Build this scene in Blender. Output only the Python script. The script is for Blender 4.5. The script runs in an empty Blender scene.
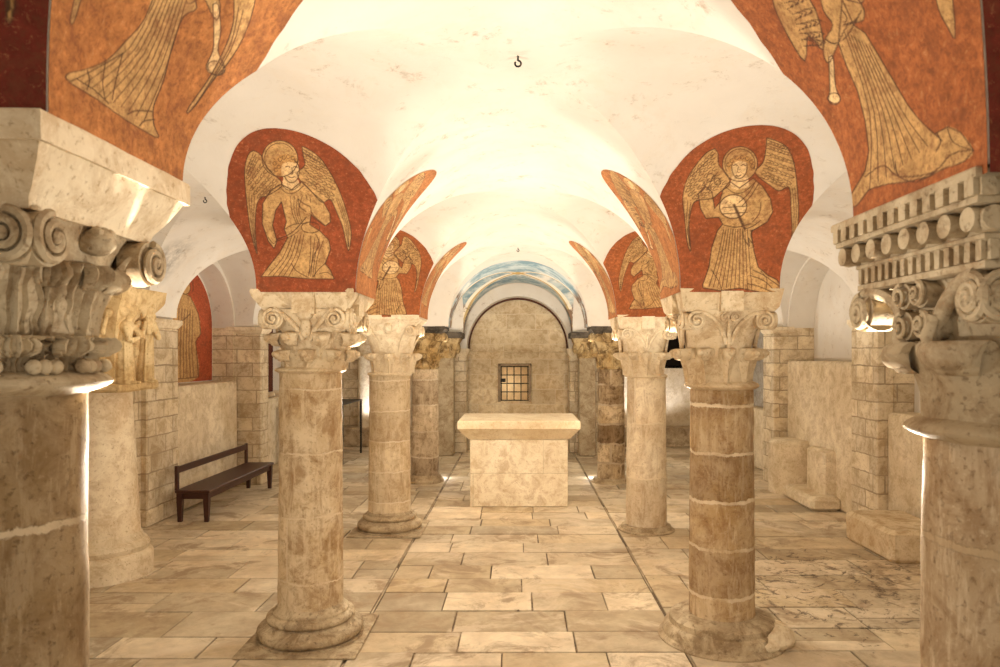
import bpy, math, random
import numpy as np
from mathutils import Vector, noise
random.seed(7)
PI = math.pi
col = bpy.context.scene.collection
FPX, CX0, CY0, H = 720.0, 518.0, 355.0, 1.632
P = 2.558                       # bay pitch
YA = 1.616
YC = [YA + P*k for k in range(-1, 6)]      # column lines (index 1 = nearest pair)
XP, AH = 1.15, 0.27             # vault pier centre, half width
ZS, RISE = 1.99, 0.842
RN = XP - AH                    # nave half span
RA = 0.95                       # aisle half span
XA = XP + AH + RA               # aisle centre
RY = P/2 - AH

def V(*a): return Vector(a)

# ------------------------------------------------------------ mesh builder
class MB:
    def __init__(s): s.v = []; s.f = []
    def add(s, vs, fs):
        n = len(s.v); s.v += [tuple(v) for v in vs]; s.f += [tuple(i+n for i in f) for f in fs]
    def box(s, x0, x1, y0, y1, z0, z1, sub=1):
        s.loft([(x0, x1, y0, y1, z0), (x0, x1, y0, y1, z1)])
    def loft(s, rings):
        """stack of axis-aligned rectangles (x0,x1,y0,y1,z) with caps"""
        vs = []; fs = []
        for (x0, x1, y0, y1, z) in rings:
            vs += [(x0, y0, z), (x1, y0, z), (x1, y1, z), (x0, y1, z)]
        for k in range(len(rings)-1):
            for i in range(4):
                j = (i+1) % 4
                fs.append((4*k+i, 4*k+j, 4*k+4+j, 4*k+4+i))
        fs.append((3, 2, 1, 0)); m = 4*(len(rings)-1); fs.append((m, m+1, m+2, m+3))
        s.add(vs, fs)
    def bbox(s, x0, x1, y0, y1, z0, z1, b=0.01):
        """box with chamfered top and sides"""
        b = min(b, (x1-x0)/3, (y1-y0)/3, (z1-z0)/3)
        vs = []; fs = []
        def ring(d, z):
            c = [(x0+d+b, y0+d), (x1-d-b, y0+d), (x1-d, y0+d+b), (x1-d, y1-d-b), (x1-d-b, y1-d), (x0+d+b, y1-d), (x0+d, y1-d-b), (x0+d, y0+d+b)]
            return [(x, y, z) for x, y in c]
        for d, z in ((b, z0), (0, z0+b), (0, z1-b), (b, z1)): vs += ring(d, z)
        for k in range(3):
            for i in range(8):
                j = (i+1) % 8
                fs.append((8*k+i, 8*k+j, 8*k+8+j, 8*k+8+i))
        fs.append(tuple(range(7, -1, -1))); fs.append(tuple(range(24, 32)))
        s.add(vs, fs)
    def lathe(s, prof, n=40, cx=0, cy=0, a0=0, a1=2*PI, caps=True):
        full = abs(a1-a0-2*PI) < 1e-6
        m = n if full else n+1
        vs = []; fs = []
        for (r, z) in prof:
            for i in range(m):
                a = a0+(a1-a0)*i/n
                vs.append((cx+r*math.cos(a), cy+r*math.sin(a), z))
        for k in range(len(prof)-1):
            for i in range(n):
                j = (i+1) % m
                fs.append((m*k+i, m*k+j, m*k+m+j, m*k+m+i))
        if caps and full:
            fs.append(tuple(range(m-1, -1, -1))); q = m*(len(prof)-1); fs.append(tuple(range(q, q+m)))
        s.add(vs, fs)
    def grid(s, pts, flip=False, close_u=False):
        """pts[i][j]"""
        a = len(pts); b = len(pts[0]); vs = [p for r in pts for p in r]; fs = []
        for i in range(a if close_u else a-1):
            for j in range(b-1):
                i2 = (i+1) % a
                f = (i*b+j, i*b+j+1, i2*b+j+1, i2*b+j)
                fs.append(f[::-1] if flip else f)
        s.add(vs, fs)
    def slab(s, top, bot):
        """closed surface from two grids of the same size"""
        a = len(top); b = len(top[0]); n = a*b
        vs = [p for r in top for p in r]+[p for r in bot for p in r]; fs = []
        for i in range(a-1):
            for j in range(b-1):
                f = (i*b+j, (i+1)*b+j, (i+1)*b+j+1, i*b+j+1)
                fs.append(f); fs.append(tuple(q+n for q in f[::-1]))
        for i in range(a-1):
            fs.append((i*b, i*b+n, (i+1)*b+n, (i+1)*b)); e = b-1
            fs.append((i*b+e, (i+1)*b+e, (i+1)*b+e+n, i*b+e+n))
        for j in range(b-1):
            fs.append((j, j+1, j+1+n, j+n)); e = (a-1)*b
            fs.append((e+j, e+j+n, e+j+1+n, e+j+1))
        s.add(vs, fs)
    def tube(s, pts, rads, n=7):
        pts = [Vector(p) for p in pts]
        if not hasattr(rads, '__len__'): rads = [rads]*len(pts)
        vs = []; fs = []; m = len(pts); up = None
        for k, p in enumerate(pts):
            t = (pts[min(k+1, m-1)]-pts[max(k-1, 0)]).normalized()
            if up is None:
                up = Vector((0, 0, 1)) if abs(t.z) < .9 else Vector((1, 0, 0))
            e1 = (up - t*up.dot(t)).normalized(); e2 = t.cross(e1); up = e1
            for i in range(n):
                a = 2*PI*i/n
                vs.append(tuple(p+(e1*math.cos(a)+e2*math.sin(a))*rads[k]))
        for k in range(m-1):
            for i in range(n):
                j = (i+1) % n
                fs.append((n*k+i, n*k+j, n*k+n+j, n*k+n+i))
        fs.append(tuple(range(n-1, -1, -1))); q = n*(m-1); fs.append(tuple(range(q, q+n)))
        s.add(vs, fs)
    def blob(s, c, r, n=12, m=8, rot=None):
        """ellipsoid, r = (rx,ry,rz)"""
        if not hasattr(r, '__len__'): r = (r, r, r)
        c = Vector(c); vs = []; fs = []
        for k in range(m+1):
            b = -PI/2+PI*k/m
            for i in range(n):
                a = 2*PI*i/n
                p = Vector((r[0]*math.cos(b)*math.cos(a), r[1]*math.cos(b)*math.sin(a), r[2]*math.sin(b)))
                if rot is not None: p = rot @ p
                vs.append(tuple(c+p))
        for k in range(m):
            for i in range(n):
                j = (i+1) % n
                fs.append((n*k+i, n*k+j, n*k+n+j, n*k+n+i))
        s.add(vs, fs)
    def build(s, name, mat, parent=None, smooth=35, rough=0.0, rscale=8.0, loc=None):
        me = bpy.data.meshes.new(name)
        vs = s.v
        if rough:
            out = []
            for v in vs:
                p = Vector(v)*rscale + Vector((random_offset[0], 3.1, 7.7))
                d = noise.noise_vector(p)+noise.noise_vector(p*2.7)*.5
                out.append((v[0]+d.x*rough, v[1]+d.y*rough, v[2]+d.z*rough*.6))
            vs = out; random_offset[0] += 1.37
        me.from_pydata(vs, [], s.f); me.validate(); me.update()
        if smooth:
            me.polygons.foreach_set('use_smooth', [True]*len(me.polygons))
            me.set_sharp_from_angle(angle=math.radians(smooth))
        o = bpy.data.objects.new(name, me); col.objects.link(o)
        if mat: me.materials.append(mat)
        if parent: o.parent = parent
        if loc: o.location = loc
        return o
random_offset = [0.0]

def tag(o, label=None, cat=None, group=None, kind=None):
    if label: o['label'] = label
    if cat: o['category'] = cat
    if group: o['group'] = group
    if kind: o['kind'] = kind
    return o
def thing(name, loc, label, cat, group=None, rz=0):
    o = bpy.data.objects.new(name, None); col.objects.link(o); o.location = loc; o.rotation_euler.z = rz
    o.empty_display_size = .1
    return tag(o, label, cat, group)

# ------------------------------------------------------------ materials
class NT:
    def __init__(s, name):
        s.m = bpy.data.materials.new(name); s.m.use_nodes = True
        s.t = s.m.node_tree; s.N = s.t.nodes; s.b = s.N['Principled BSDF']
        s.b.inputs['Roughness'].default_value = .9
        s.b.inputs['Specular IOR Level'].default_value = .25
    def n(s, ty, **kw):
        nd = s.N.new(ty)
        for k, v in kw.items(): setattr(nd, k, v)
        return nd
    def L(s, a, b): s.t.links.new(a, b)
    def noise(s, vec, scale, detail=4, rough=.6, dist=0):
        nd = s.n('ShaderNodeTexNoise'); nd.inputs['Scale'].default_value = scale
        nd.inputs['Detail'].default_value = detail; nd.inputs['Roughness'].default_value = rough
        nd.inputs['Distortion'].default_value = dist
        s.L(vec, nd.inputs['Vector']); return nd.outputs['Fac']
    def ramp(s, fac, stops):
        nd = s.n('ShaderNodeValToRGB'); e = nd.color_ramp.elements
        while len(e) < len(stops): e.new(.5)
        for i, (p, c) in enumerate(stops):
            e[i].position = p; e[i].color = (*c, 1) if hasattr(c, '__len__') else (c, c, c, 1)
        s.L(fac, nd.inputs[0]); return nd.outputs[0]
    def mix(s, fac, a, b, mode='MIX'):
        nd = s.n('ShaderNodeMix', data_type='RGBA', blend_type=mode)
        for inp, v in ((nd.inputs[0], fac), (nd.inputs[6], a), (nd.inputs[7], b)):
            if hasattr(v, 'links') or isinstance(v, bpy.types.NodeSocket): s.L(v, inp)
            elif hasattr(v, '__len__'): inp.default_value = (*v, 1)
            else: inp.default_value = v
        return nd.outputs[2]
    def math(s, op, a, b=None):
        nd = s.n('ShaderNodeMath', operation=op)
        for inp, v in ((nd.inputs[0], a), (nd.inputs[1], b)):
            if v is None: continue
            if isinstance(v, bpy.types.NodeSocket): s.L(v, inp)
            else: inp.default_value = v
        return nd.outputs[0]
    def coord(s, scale=None):
        g = s.n('ShaderNodeNewGeometry'); return g.outputs['Position']
    def bump(s, h, st=.3, dist=.01, prev=None):
        nd = s.n('ShaderNodeBump'); nd.inputs['Strength'].default_value = st; nd.inputs['Distance'].default_value = dist
        s.L(h, nd.inputs['Height'])
        if prev: s.L(prev, nd.inputs['Normal'])
        return nd.outputs[0]

def stone(name, base, dark, light, bricks=None, cyl=None, mortar=(.6, .5, .36), mw=.012, stain=.5, bumpst=.35, vary=.25, streak=False):
    """bricks=(width,height); cyl=(x,y,r) wraps the blocks round a shaft"""
    t = NT(name); pos = t.coord()
    base, dark, light = [(c[0], c[1]*.975, c[2]*.91) for c in (base, dark, light)]; dark = (dark[0]*.98, dark[1]*.86, dark[2]*.70)
    n1 = t.noise(pos, 3.1, 6, .72); n2 = t.noise(pos, 8, 7, .75, .6); n3 = t.noise(pos, 60, 4, .65); n0 = t.noise(pos, 1.4, 4, .6)
    c = t.mix(t.ramp(n1, [(.38, 0), (.60, 1)]), base, light)
    c = t.mix(t.ramp(n0, [(.35, .55), (.6, 0)]), c, tuple(.6*a+.4*b for a, b in zip(base, dark)))
    stainmask = t.ramp(n2, [(.46, 0), (.60, 1)])
    c = t.mix(t.math('MULTIPLY', stainmask, min(1, stain*1.25)), c, dark)
    speck = t.ramp(n3, [(.58, 0), (.68, 1)])
    c = t.mix(t.math('MULTIPLY', speck, .55), c, tuple(x*.8 for x in dark))
    c = t.mix(t.math('MULTIPLY', t.ramp(n3, [(.32, 1), (.40, 0)]), .45), c, light)
    if streak:
        mp = t.n('ShaderNodeMapping'); mp.inputs['Scale'].default_value = (16, 16, 3.0); t.L(pos, mp.inputs[0])
        n4 = t.noise(mp.outputs[0], 1.6, 6, .75)
        c = t.mix(t.math('MULTIPLY', t.ramp(n4, [(.52, 0), (.62, 1)]), .6), c, light)
        n5 = t.noise(mp.outputs[0], .9, 6, .7, .5)
        c = t.mix(t.math('MULTIPLY', t.ramp(n5, [(.54, 0), (.66, 1)]), .45), c, dark)
    h = t.math('SUBTRACT', t.math('MULTIPLY', n2, .8), t.math('MULTIPLY', speck, .35))
    if bricks:
        sx = t.n('ShaderNodeSeparateXYZ'); t.L(pos, sx.inputs[0])
        if cyl:
            dx = t.math('SUBTRACT', sx.outputs[0], cyl[0]); dy = t.math('SUBTRACT', sx.outputs[1], cyl[1])
            u = t.math('MULTIPLY', t.math('ARCTAN2', dy, dx), cyl[2])
            u = t.math('ADD', u, 5.0+cyl[0]+cyl[1])
        else:
            u = t.math('ADD', t.math('ADD', sx.outputs[0], sx.outputs[1]), 20.0)
        wob = t.math('MULTIPLY', t.math('SUBTRACT', t.noise(pos, 4.0, 7, .75), .5), .085 if cyl else .045)
        v = t.math('ADD', sx.outputs[2], wob)
        cb = t.n('ShaderNodeCombineXYZ'); t.L(u, cb.inputs[0]); t.L(v, cb.inputs[1])
        br = t.n('ShaderNodeTexBrick'); t.L(cb.outputs[0], br.inputs['Vector'])
        br.inputs['Scale'].default_value = 1; br.inputs['Brick Width'].default_value = bricks[0]
        br.inputs['Row Height'].default_value = bricks[1]; br.inputs['Mortar Size'].default_value = mw
        br.inputs['Mortar Smooth'].default_value = .4; br.inputs['Bias'].default_value = 0
        br.offset = .43; br.squash = 1.25; br.squash_frequency = 3
        br.inputs['Color1'].default_value = (0, 0, 0, 1); br.inputs['Color2'].default_value = (1, 1, 1, 1)
        br.inputs['Mortar'].default_value = (.5, .5, .5, 1)
        tint = t.mix(br.outputs['Color'], (1-vary, 1-vary*1.15, 1-vary*1.3), (1+vary*.35, 1+vary*.3, 1+vary*.2))
        c = t.mix(1.0, c, tint, 'MULTIPLY')
        mfac = t.math('MULTIPLY', br.outputs['Fac'], t.ramp(t.noise(pos, 5, 3), [(.36, .15 if cyl else .6), (.56, 1)]))
        c = t.mix(mfac, c, mortar)
        h = t.math('SUBTRACT', h, t.math('MULTIPLY', br.outputs['Fac'], .6))
    t.L(c, t.b.inputs['Base Color'])
    t.L(t.bump(h, min(1, bumpst*1.7), .014), t.b.inputs['Normal'])
    return t.m

C_BASE = (.60, .47, .31); C_DARK = (.27, .17, .085); C_LIGHT = (.78, .68, .52)
M = {}
M['carved'] = stone('carved_stone', (.60, .48, .32), (.34, .23, .12), (.74, .64, .47), stain=.45, bumpst=.3)
M['carved_pale'] = stone('pale_carved_stone', (.74, .64, .48), (.42, .30, .17), (.84, .76, .60), stain=.35, bumpst=.25)
M['carved_grey'] = stone('grey_carved_stone', (.42, .34, .23), (.22, .155, .09), (.56, .48, .35), stain=.5, bumpst=.35)
M['carved_ochre'] = stone('ochre_carved_stone', (.46, .31, .13), (.13, .08, .035), (.62, .50, .30), stain=.75, bumpst=.5)
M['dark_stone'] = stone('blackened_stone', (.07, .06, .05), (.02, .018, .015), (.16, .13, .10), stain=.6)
M['base_stone'] = stone('worn_base_stone', (.40, .31, .20), (.20, .145, .09), (.62, .52, .37), stain=.55, bumpst=.5)
M['wallblock'] = stone('wall_blocks', (.70, .61, .45), (.36, .27, .16), (.83, .75, .60), bricks=(.34, .17), mortar=(.36, .27, .17), mw=.008, stain=.45, vary=.18)
M['endblock'] = stone('end_wall_blocks', (.72, .61, .43), (.44, .33, .19), (.82, .74, .57), bricks=(.5, .26), mortar=(.70, .60, .43), mw=.007, stain=.45, vary=.16, bumpst=.15)
M['plaster'] = stone('old_plaster', (.66, .56, .40), (.36, .27, .16), (.80, .71, .56), stain=.35, bumpst=.3)
M['plaster_grey'] = stone('grey_plaster', (.34, .32, .30), (.2, .17, .14), (.46, .44, .40), stain=.4)
M['altar'] = stone('altar_stone', (.74, .64, .47), (.48, .36, .21), (.84, .77, .62), stain=.3, bumpst=.2)
M['altar_body'] = stone('altar_block_stone', (.76, .68, .53), (.48, .37, .24), (.86, .80, .67), bricks=(1.4, .36), mortar=(.5, .4, .26), mw=.004, stain=.45, bumpst=.2, vary=.08)

def vault_mat():
    t = NT('vault_plaster'); pos = t.coord()
    n1 = t.noise(pos, 1.3, 5, .6); n2 = t.noise(pos, 3.2, 8, .75, .6); n3 = t.noise(pos, 45, 4, .6); n4 = t.noise(pos, 9, 6, .8, .3)
    c = t.mix(t.ramp(n1, [(.3, 0), (.7, 1)]), (.61, .555, .475), (.70, .655, .58))
    c = t.mix(t.math('MULTIPLY', t.ramp(n2, [(.50, 0), (.66, 1)]), .40), c, (.62, .52, .40))
    spots = t.math('MULTIPLY', t.ramp(n4, [(.56, 0), (.64, 1)]), t.ramp(n2, [(.46, 0), (.6, 1)]))
    c = t.mix(t.math('MULTIPLY', spots, .75), c, (.34, .26, .18))
    # soot mark on the web that springs from the left wall pier
    for ctr, rad, st in (((-3.0, 6.45, 2.38), .34, .9), ((3.05, 6.3, 2.4), .3, .55)):
        d = t.n('ShaderNodeVectorMath', operation='DISTANCE'); t.L(pos, d.inputs[0]); d.inputs[1].default_value = ctr
        k = t.math('SUBTRACT', 1.0, t.math('DIVIDE', d.outputs['Value'], rad))
        k = t.math('MULTIPLY', k, t.ramp(t.noise(pos, 6, 5, .8), [(.35, 0), (.6, 1)]))
        nd = t.n('ShaderNodeMath', operation='MULTIPLY', use_clamp=True); t.L(k, nd.inputs[0]); nd.inputs[1].default_value = st*1.6
        c = t.mix(nd.outputs[0], c, (.10, .085, .075))
    t.L(c, t.b.inputs['Base Color'])
    h = t.math('ADD', t.math('MULTIPLY', n3, .25), t.math('MULTIPLY', n4, .7))
    t.L(t.bump(h, .22, .015), t.b.inputs['Normal'])
    return t.m
M['vault'] = vault_mat()

def blue_mat():
    t = NT('blue_painted_vault'); pos = t.coord()
    s = t.n('ShaderNodeSeparateXYZ'); t.L(pos, s.inputs[0])
    ax = t.math('DIVIDE', t.math('ABSOLUTE', s.outputs[0]), RN)
    ay = t.math('DIVIDE', t.math('ABSOLUTE', t.math('SUBTRACT', s.outputs[1], YC[4]+P/2)), RY)
    df = t.math('ABSOLUTE', t.math('SUBTRACT', ax, ay))
    n1 = t.noise(pos, 3, 6, .7, .5)
    c = t.mix(t.ramp(n1, [(.42, 0), (.60, 1)]), (.17, .27, .31), (.50, .56, .55))
    c = t.mix(t.math('MULTIPLY', t.ramp(t.noise(pos, 1.8, 5, .7), [(.55, 0), (.66, 1)]), .8), c, (.80, .74, .64))
    # painted groin bands: ochre line between pale ones
    c = t.mix(t.ramp(df, [(.09, 1), (.10, 0)]), c, (.80, .72, .58))
    c = t.mix(t.ramp(df, [(.03, 1), (.035, 0)]), c, (.50, .36, .16))
    ctr = t.math('ADD', ax, ay)
    c = t.mix(t.ramp(ctr, [(.13, 1), (.15, 0)]), c, (.55, .36, .12))
    # brown border line along the springing
    lo = t.n('ShaderNodeMapRange'); t.L(s.outputs[2], lo.inputs[0]); lo.inputs[1].default_value = 2.48; lo.inputs[2].default_value = 2.38
    m = t.math('MULTIPLY', lo.outputs[0], t.ramp(t.noise(pos, 7, 4, .6), [(.42, 0), (.5, 1)]))
    c = t.mix(m, c, (.22, .14, .09))
    t.L(c, t.b.inputs['Base Color'])
    return t.m
M['blue'] = blue_mat()

def attr_mat(name, mott=.35, scale=18, rough=.9):
    t = NT(name); pos = t.coord()
    a = t.n('ShaderNodeVertexColor', layer_name='Col')
    n1 = t.noise(pos, scale, 6, .75, .3); n2 = t.noise(pos, 3, 4, .6)
    k = t.mix(t.ramp(n1, [(.3, 0), (.7, 1)]), (1-mott, 1-mott, 1-mott), (1+mott, 1+mott, 1+mott))
    c = t.mix(1.0, a.outputs[0], k, 'MULTIPLY')
    k2 = t.mix(t.ramp(n2, [(.3, 0), (.7, 1)]), (.82, .78, .75), (1.12, 1.16, 1.2))
    c = t.mix(1.0, c, k2, 'MULTIPLY')
    t.L(c, t.b.inputs['Base Color']); t.b.inputs['Roughness'].default_value = rough
    t.L(t.bump(n1, .15, .006), t.b.inputs['Normal'])
    return t
def fresco_mat():
    t = attr_mat('fresco_paint', .34, 26); pos = t.coord()
    src = t.b.inputs['Base Color'].links[0].from_socket
    n = t.noise(pos, 60, 6, .8, .5); m = t.noise(pos, 9, 6, .75, .8)
    c = t.mix(t.math('MULTIPLY', t.ramp(n, [(.48, 0), (.62, 1)]), .6), src, (.13, .045, .02))
    c = t.mix(t.math('MULTIPLY', t.ramp(n, [(.34, 1), (.44, 0)]), .35), c, (.66, .36, .16))
    c = t.mix(t.math('MULTIPLY', t.ramp(m, [(.50, 0), (.64, 1)]), .5), c, (.17, .055, .025))
    t.L(c, t.b.inputs['Base Color']); return t.m
M['fresco'] = fresco_mat()

def floor_mat():
    t = attr_mat('flagstones', .16, 9, .75)
    pos = t.coord()
    src = t.b.inputs['Base Color'].links[0].from_socket
    n = t.noise(pos, 2.4, 7, .72, 1.2)
    wear = t.math('MULTIPLY', t.ramp(n, [(.52, 0), (.62, 1)]), .8)
    c = t.mix(wear, src, (.30, .21, .125))
    n2 = t.noise(pos, 1.6, 5, .7, .8)
    c = t.mix(t.math('MULTIPLY', t.ramp(n2, [(.54, 0), (.62, 1)]), .5), c, (.70, .58, .42))
    # eroded, blackened patches (stronger to the right of the nave)
    n3 = t.noise(pos, 7, 7, .8, 1.5)
    d = t.n('ShaderNodeVectorMath', operation='DISTANCE'); t.L(pos, d.inputs[0]); d.inputs[1].default_value = (2.3, 5.1, 0)
    near = t.ramp(t.math('DIVIDE', d.outputs['Value'], 4), [(.18, .12), (.42, 0)])
    m = t.ramp(t.math('ADD', n3, near), [(.66, 0), (.70, 1)])
    c = t.mix(t.math('MULTIPLY', m, .8), c, (.10, .065, .04))
    t.L(c, t.b.inputs['Base Color'])
    hh = t.math('SUBTRACT', t.math('MULTIPLY', n, .5), m)
    t.L(t.bump(hh, .45, .012), t.b.inputs['Normal'])
    return t.m
M['floor'] = floor_mat()

def plain(name, c, rough=.5, metal=0, var=.25, scale=12, spec=.4):
    t = NT(name); pos = t.coord()
    mp = t.n('ShaderNodeMapping'); mp.inputs['Scale'].default_value = (6, 1, 6) if 'wood' in name else (1, 1, 1); t.L(pos, mp.inputs[0])
    n = t.noise(mp.outputs[0], scale, 5)
    cc = t.mix(t.ramp(n, [(.3, 0), (.7, 1)]), tuple(x*(1-var) for x in c), tuple(x*(1+var) for x in c))
    t.L(cc, t.b.inputs['Base Color']); t.b.inputs['Roughness'].default_value = rough
    t.b.inputs['Metallic'].default_value = metal; t.b.inputs['Specular IOR Level'].default_value = spec
    return t.m
M['wood'] = plain('dark_wood', (.05, .016, .010), .4)
M['iron'] = plain('black_iron', (.02, .018, .016), .5, .6)
M['dark'] = plain('dark_recess', (.02, .012, .008), .9)
M['orange'] = plain('lit_niche_plaster', (.66, .52, .32), .9, var=.15)
M['mortarfill'] = plain('joint_dirt', (.16, .11, .065), .95)
M['lens'] = plain('lamp_glass', (.8, .8, .75), .2)

# ------------------------------------------------------------ vault surface
NSEG = 26
def angs(n=NSEG): return [PI - PI*i/n for i in range(n+1)]
def wob(p):
    """plaster unevenness shared by vault and frescoes"""
    k = min(1.0, max(0.0, (p[2]-ZS)/.35))
    q = Vector(p)*1.3
    d = noise.noise_vector(q)*.016*k
    z = p[2]+d.z*1.2
    # the nearest left pier starts higher, on its deeper slab
    wx = min(1, max(0, 1-(abs(p[0]+XP)-.45)/.5)); wy = min(1, max(0, 1-(abs(p[1]-YC[1])-.45)/.6))
    if wx > 0 and wy > 0 and p[2] < ZS+.45: z += .085*wx*wy*min(1, (1-(p[2]-ZS)/.45)*1.0)
    return (p[0]+d.x, p[1]+d.y, z)

def build_vault():
    # x samples: (x, sin of barrel angle or None on pier strip)
    def cells(centres, half, strips):
        out = []
        for kind, c, hf, n in centres:
            if kind == 'c':
                for t in angs(n): out.append((c+hf*math.cos(t), math.sin(t), 'c'))
            else:
                for i in range(1, n): out.append((c-hf+2*hf*i/n, 0.0, 's'))
        return out
    XE = XA+RA
    xs = [(-3.56, 0, 's'), (-3.45, 0, 's')]
    xs += cells([('c', -XA, RA, 60), ('s', -XP, AH, 5), ('c', 0, RN, 60), ('s', XP, AH, 5), ('c', XA, RA, 60)], 0, 0)
    xs += [(3.4, 0, 's'), (3.56, 0, 's')]
    ys = []
    for k in range(0, 5):
        c = YC[k]+P/2
        ys += cells([('c', c, RY, 60)], 0, 0)
        ys += cells([('s', YC[k+1], AH, 5)], 0, 0)
    nx, ny = len(xs), len(ys)
    mb = MB(); vs = []
    for (y, sy, _) in ys:
        for (x, sx, _) in xs:
            vs.append(wob((x, y, ZS+RISE*max(sx, sy))))
    fs = []; mats = []
    b0, b1 = YC[4]-.16, YC[5]+.1
    for j in range(ny-1):
        for i in range(nx-1):
            a, b, c, d = j*nx+i, j*nx+i+1, (j+1)*nx+i+1, (j+1)*nx+i
            if max(xs[i][1], xs[i+1][1], ys[j][1], ys[j+1][1]) <= 1e-9 and abs(xs[i][0]) < 2: continue
            # pick the diagonal that follows the groin
            za, zb, zc, zd = vs[a][2], vs[b][2], vs[c][2], vs[d][2]
            cxm = .5*(xs[i][0]+xs[i+1][0]); cym = .5*(ys[j][0]+ys[j+1][0])
            m = 1 if (b0 < cym < b1 and abs(cxm) < RN+.02) else 0
            def fl(u, w): return max(u[1], w[1])
            # slopes of sin in x and y
            sxg = xs[i+1][1]-xs[i][1]; syg = ys[j+1][1]-ys[j][1]
            if sxg*syg > 0: tr = [(a, c, b), (a, d, c)]
            else: tr = [(a, d, b), (b, d, c)]
            fs += tr; mats += [m, m]
    mb.v = vs; mb.f = fs
    o = mb.build('ceiling', M['vault'], smooth=24)
    o.data.materials.append(M['blue'])
    for p, m in zip(o.data.polygons, mats): p.material_index = m
    tag(o, kind='structure')
    # solid masonry over the vault keeps outside light away
    mb = MB(); mb.box(-4.4, 4.4, YC[0]+AH-.05, 13.4, ZS+RISE+.05, ZS+RISE+.25)
    tag(mb.build('ceiling', M['plaster'], smooth=0), kind='structure')
build_vault()

# ------------------------------------------------------------ fresco painter
def proj(p):
    """image position of a point; used to trace the murals from the photograph onto the masonry"""
    return np.stack([CX0+FPX*p[:, 0]/p[:, 1], CY0-FPX*(p[:, 2]-H)/p[:, 1]], 1)
def inpoly(q, poly):
    x, y = q[:, 0], q[:, 1]; r = np.zeros(len(q), bool); n = len(poly)
    for i in range(n):
        x0, y0 = poly[i]; x1, y1 = poly[(i+1) % n]
        c = ((y0 > y) != (y1 > y))
        if y1 != y0: r ^= c & (x < (x1-x0)*(y-y0)/(y1-y0)+x0)
    return r
def smoothline(pts, k=4, closed=False):
    pts = [np.array(p, float) for p in pts]; n = len(pts)
    if n < 3: return pts
    out = []
    rng = range(n if closed else n-1)
    for i in rng:
        p0 = pts[(i-1) % n] if closed or i > 0 else pts[i]; p1 = pts[i]; p2 = pts[(i+1) % n]
        p3 = pts[(i+2) % n] if closed or i+2 < n else p2
        for j in range(k):
            t = j/k
            out.append(.5*((2*p1)+(-p0+p2)*t+(2*p0-5*p1+4*p2-p3)*t*t+(-p0+3*p1-3*p2+p3)*t**3))
    if not closed: out.append(pts[-1])
    return out
def stroke(q, rgb, pts, w, colr, op=1.0):
    pts = np.array(pts); lo = pts.min(0)-3*w; hi = pts.max(0)+3*w
    idx = np.where((q[:, 0] > lo[0]) & (q[:, 0] < hi[0]) & (q[:, 1] > lo[1]) & (q[:, 1] < hi[1]))[0]
    if not len(idx): return
    s = q[idx]; d = np.full(len(idx), 1e9)
    for a, b in zip(pts[:-1], pts[1:]):
        ab = b-a; l = ab@ab
        t = np.clip(((s-a)@ab)/max(l, 1e-9), 0, 1)
        d = np.minimum(d, np.hypot(*(s-a-t[:, None]*ab).T))
    k = np.clip(1.5-d/w, 0, 1)[:, None]*op
    rgb[idx] = rgb[idx]*(1-k)+np.array(colr)*k
RED = (.40, .10, .026); OCH = (.52, .31, .12); INK = (.07, .035, .02); PALE = (.74, .50, .24)

def circ(cx, cy, rx, ry=None, a0=0, a1=360, n=28):
    ry = ry or rx
    return [(cx+rx*math.cos(math.radians(a0+(a1-a0)*i/n)), cy+ry*math.sin(math.radians(a0+(a1-a0)*i/n))) for i in range(n+1)]
def interp_lines(l0, l1, n, s0=0, s1=1):
    """n in-between lines from polyline l0 to l1 (same count)"""
    out = []
    for i in range(1, n+1):
        t = i/(n+1); out.append([(a[0]*(1-t)+b[0]*t, a[1]*(1-t)+b[1]*t) for a, b in zip(l0, l1)])
    return out
def feathers(root, tip, n, ln, rnd, spread=.35):
    """rows of short curved feather marks between two polylines"""
    out = []
    R = smoothline(root, 6); T = smoothline(tip, 6); k = min(len(R), len(T))
    for i in range(n):
        for j in range(0, k, 2):
            t = (i+.5+.3*rnd.random())/n
            a = R[j*len(R)//k]; b = T[j*len(T)//k]; p = a*(1-t)+b*t
            d = (b-a); dl = np.hypot(*d)+1e-6; d = d/dl; m = np.array([-d[1], d[0]])
            out.append([p-m*ln*.38-d*ln*.4, p+d*ln*.25-m*ln*.25, p+d*ln*.7, p+d*ln*.25+m*ln*.25, p+m*ln*.38-d*ln*.4])
    return out

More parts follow.
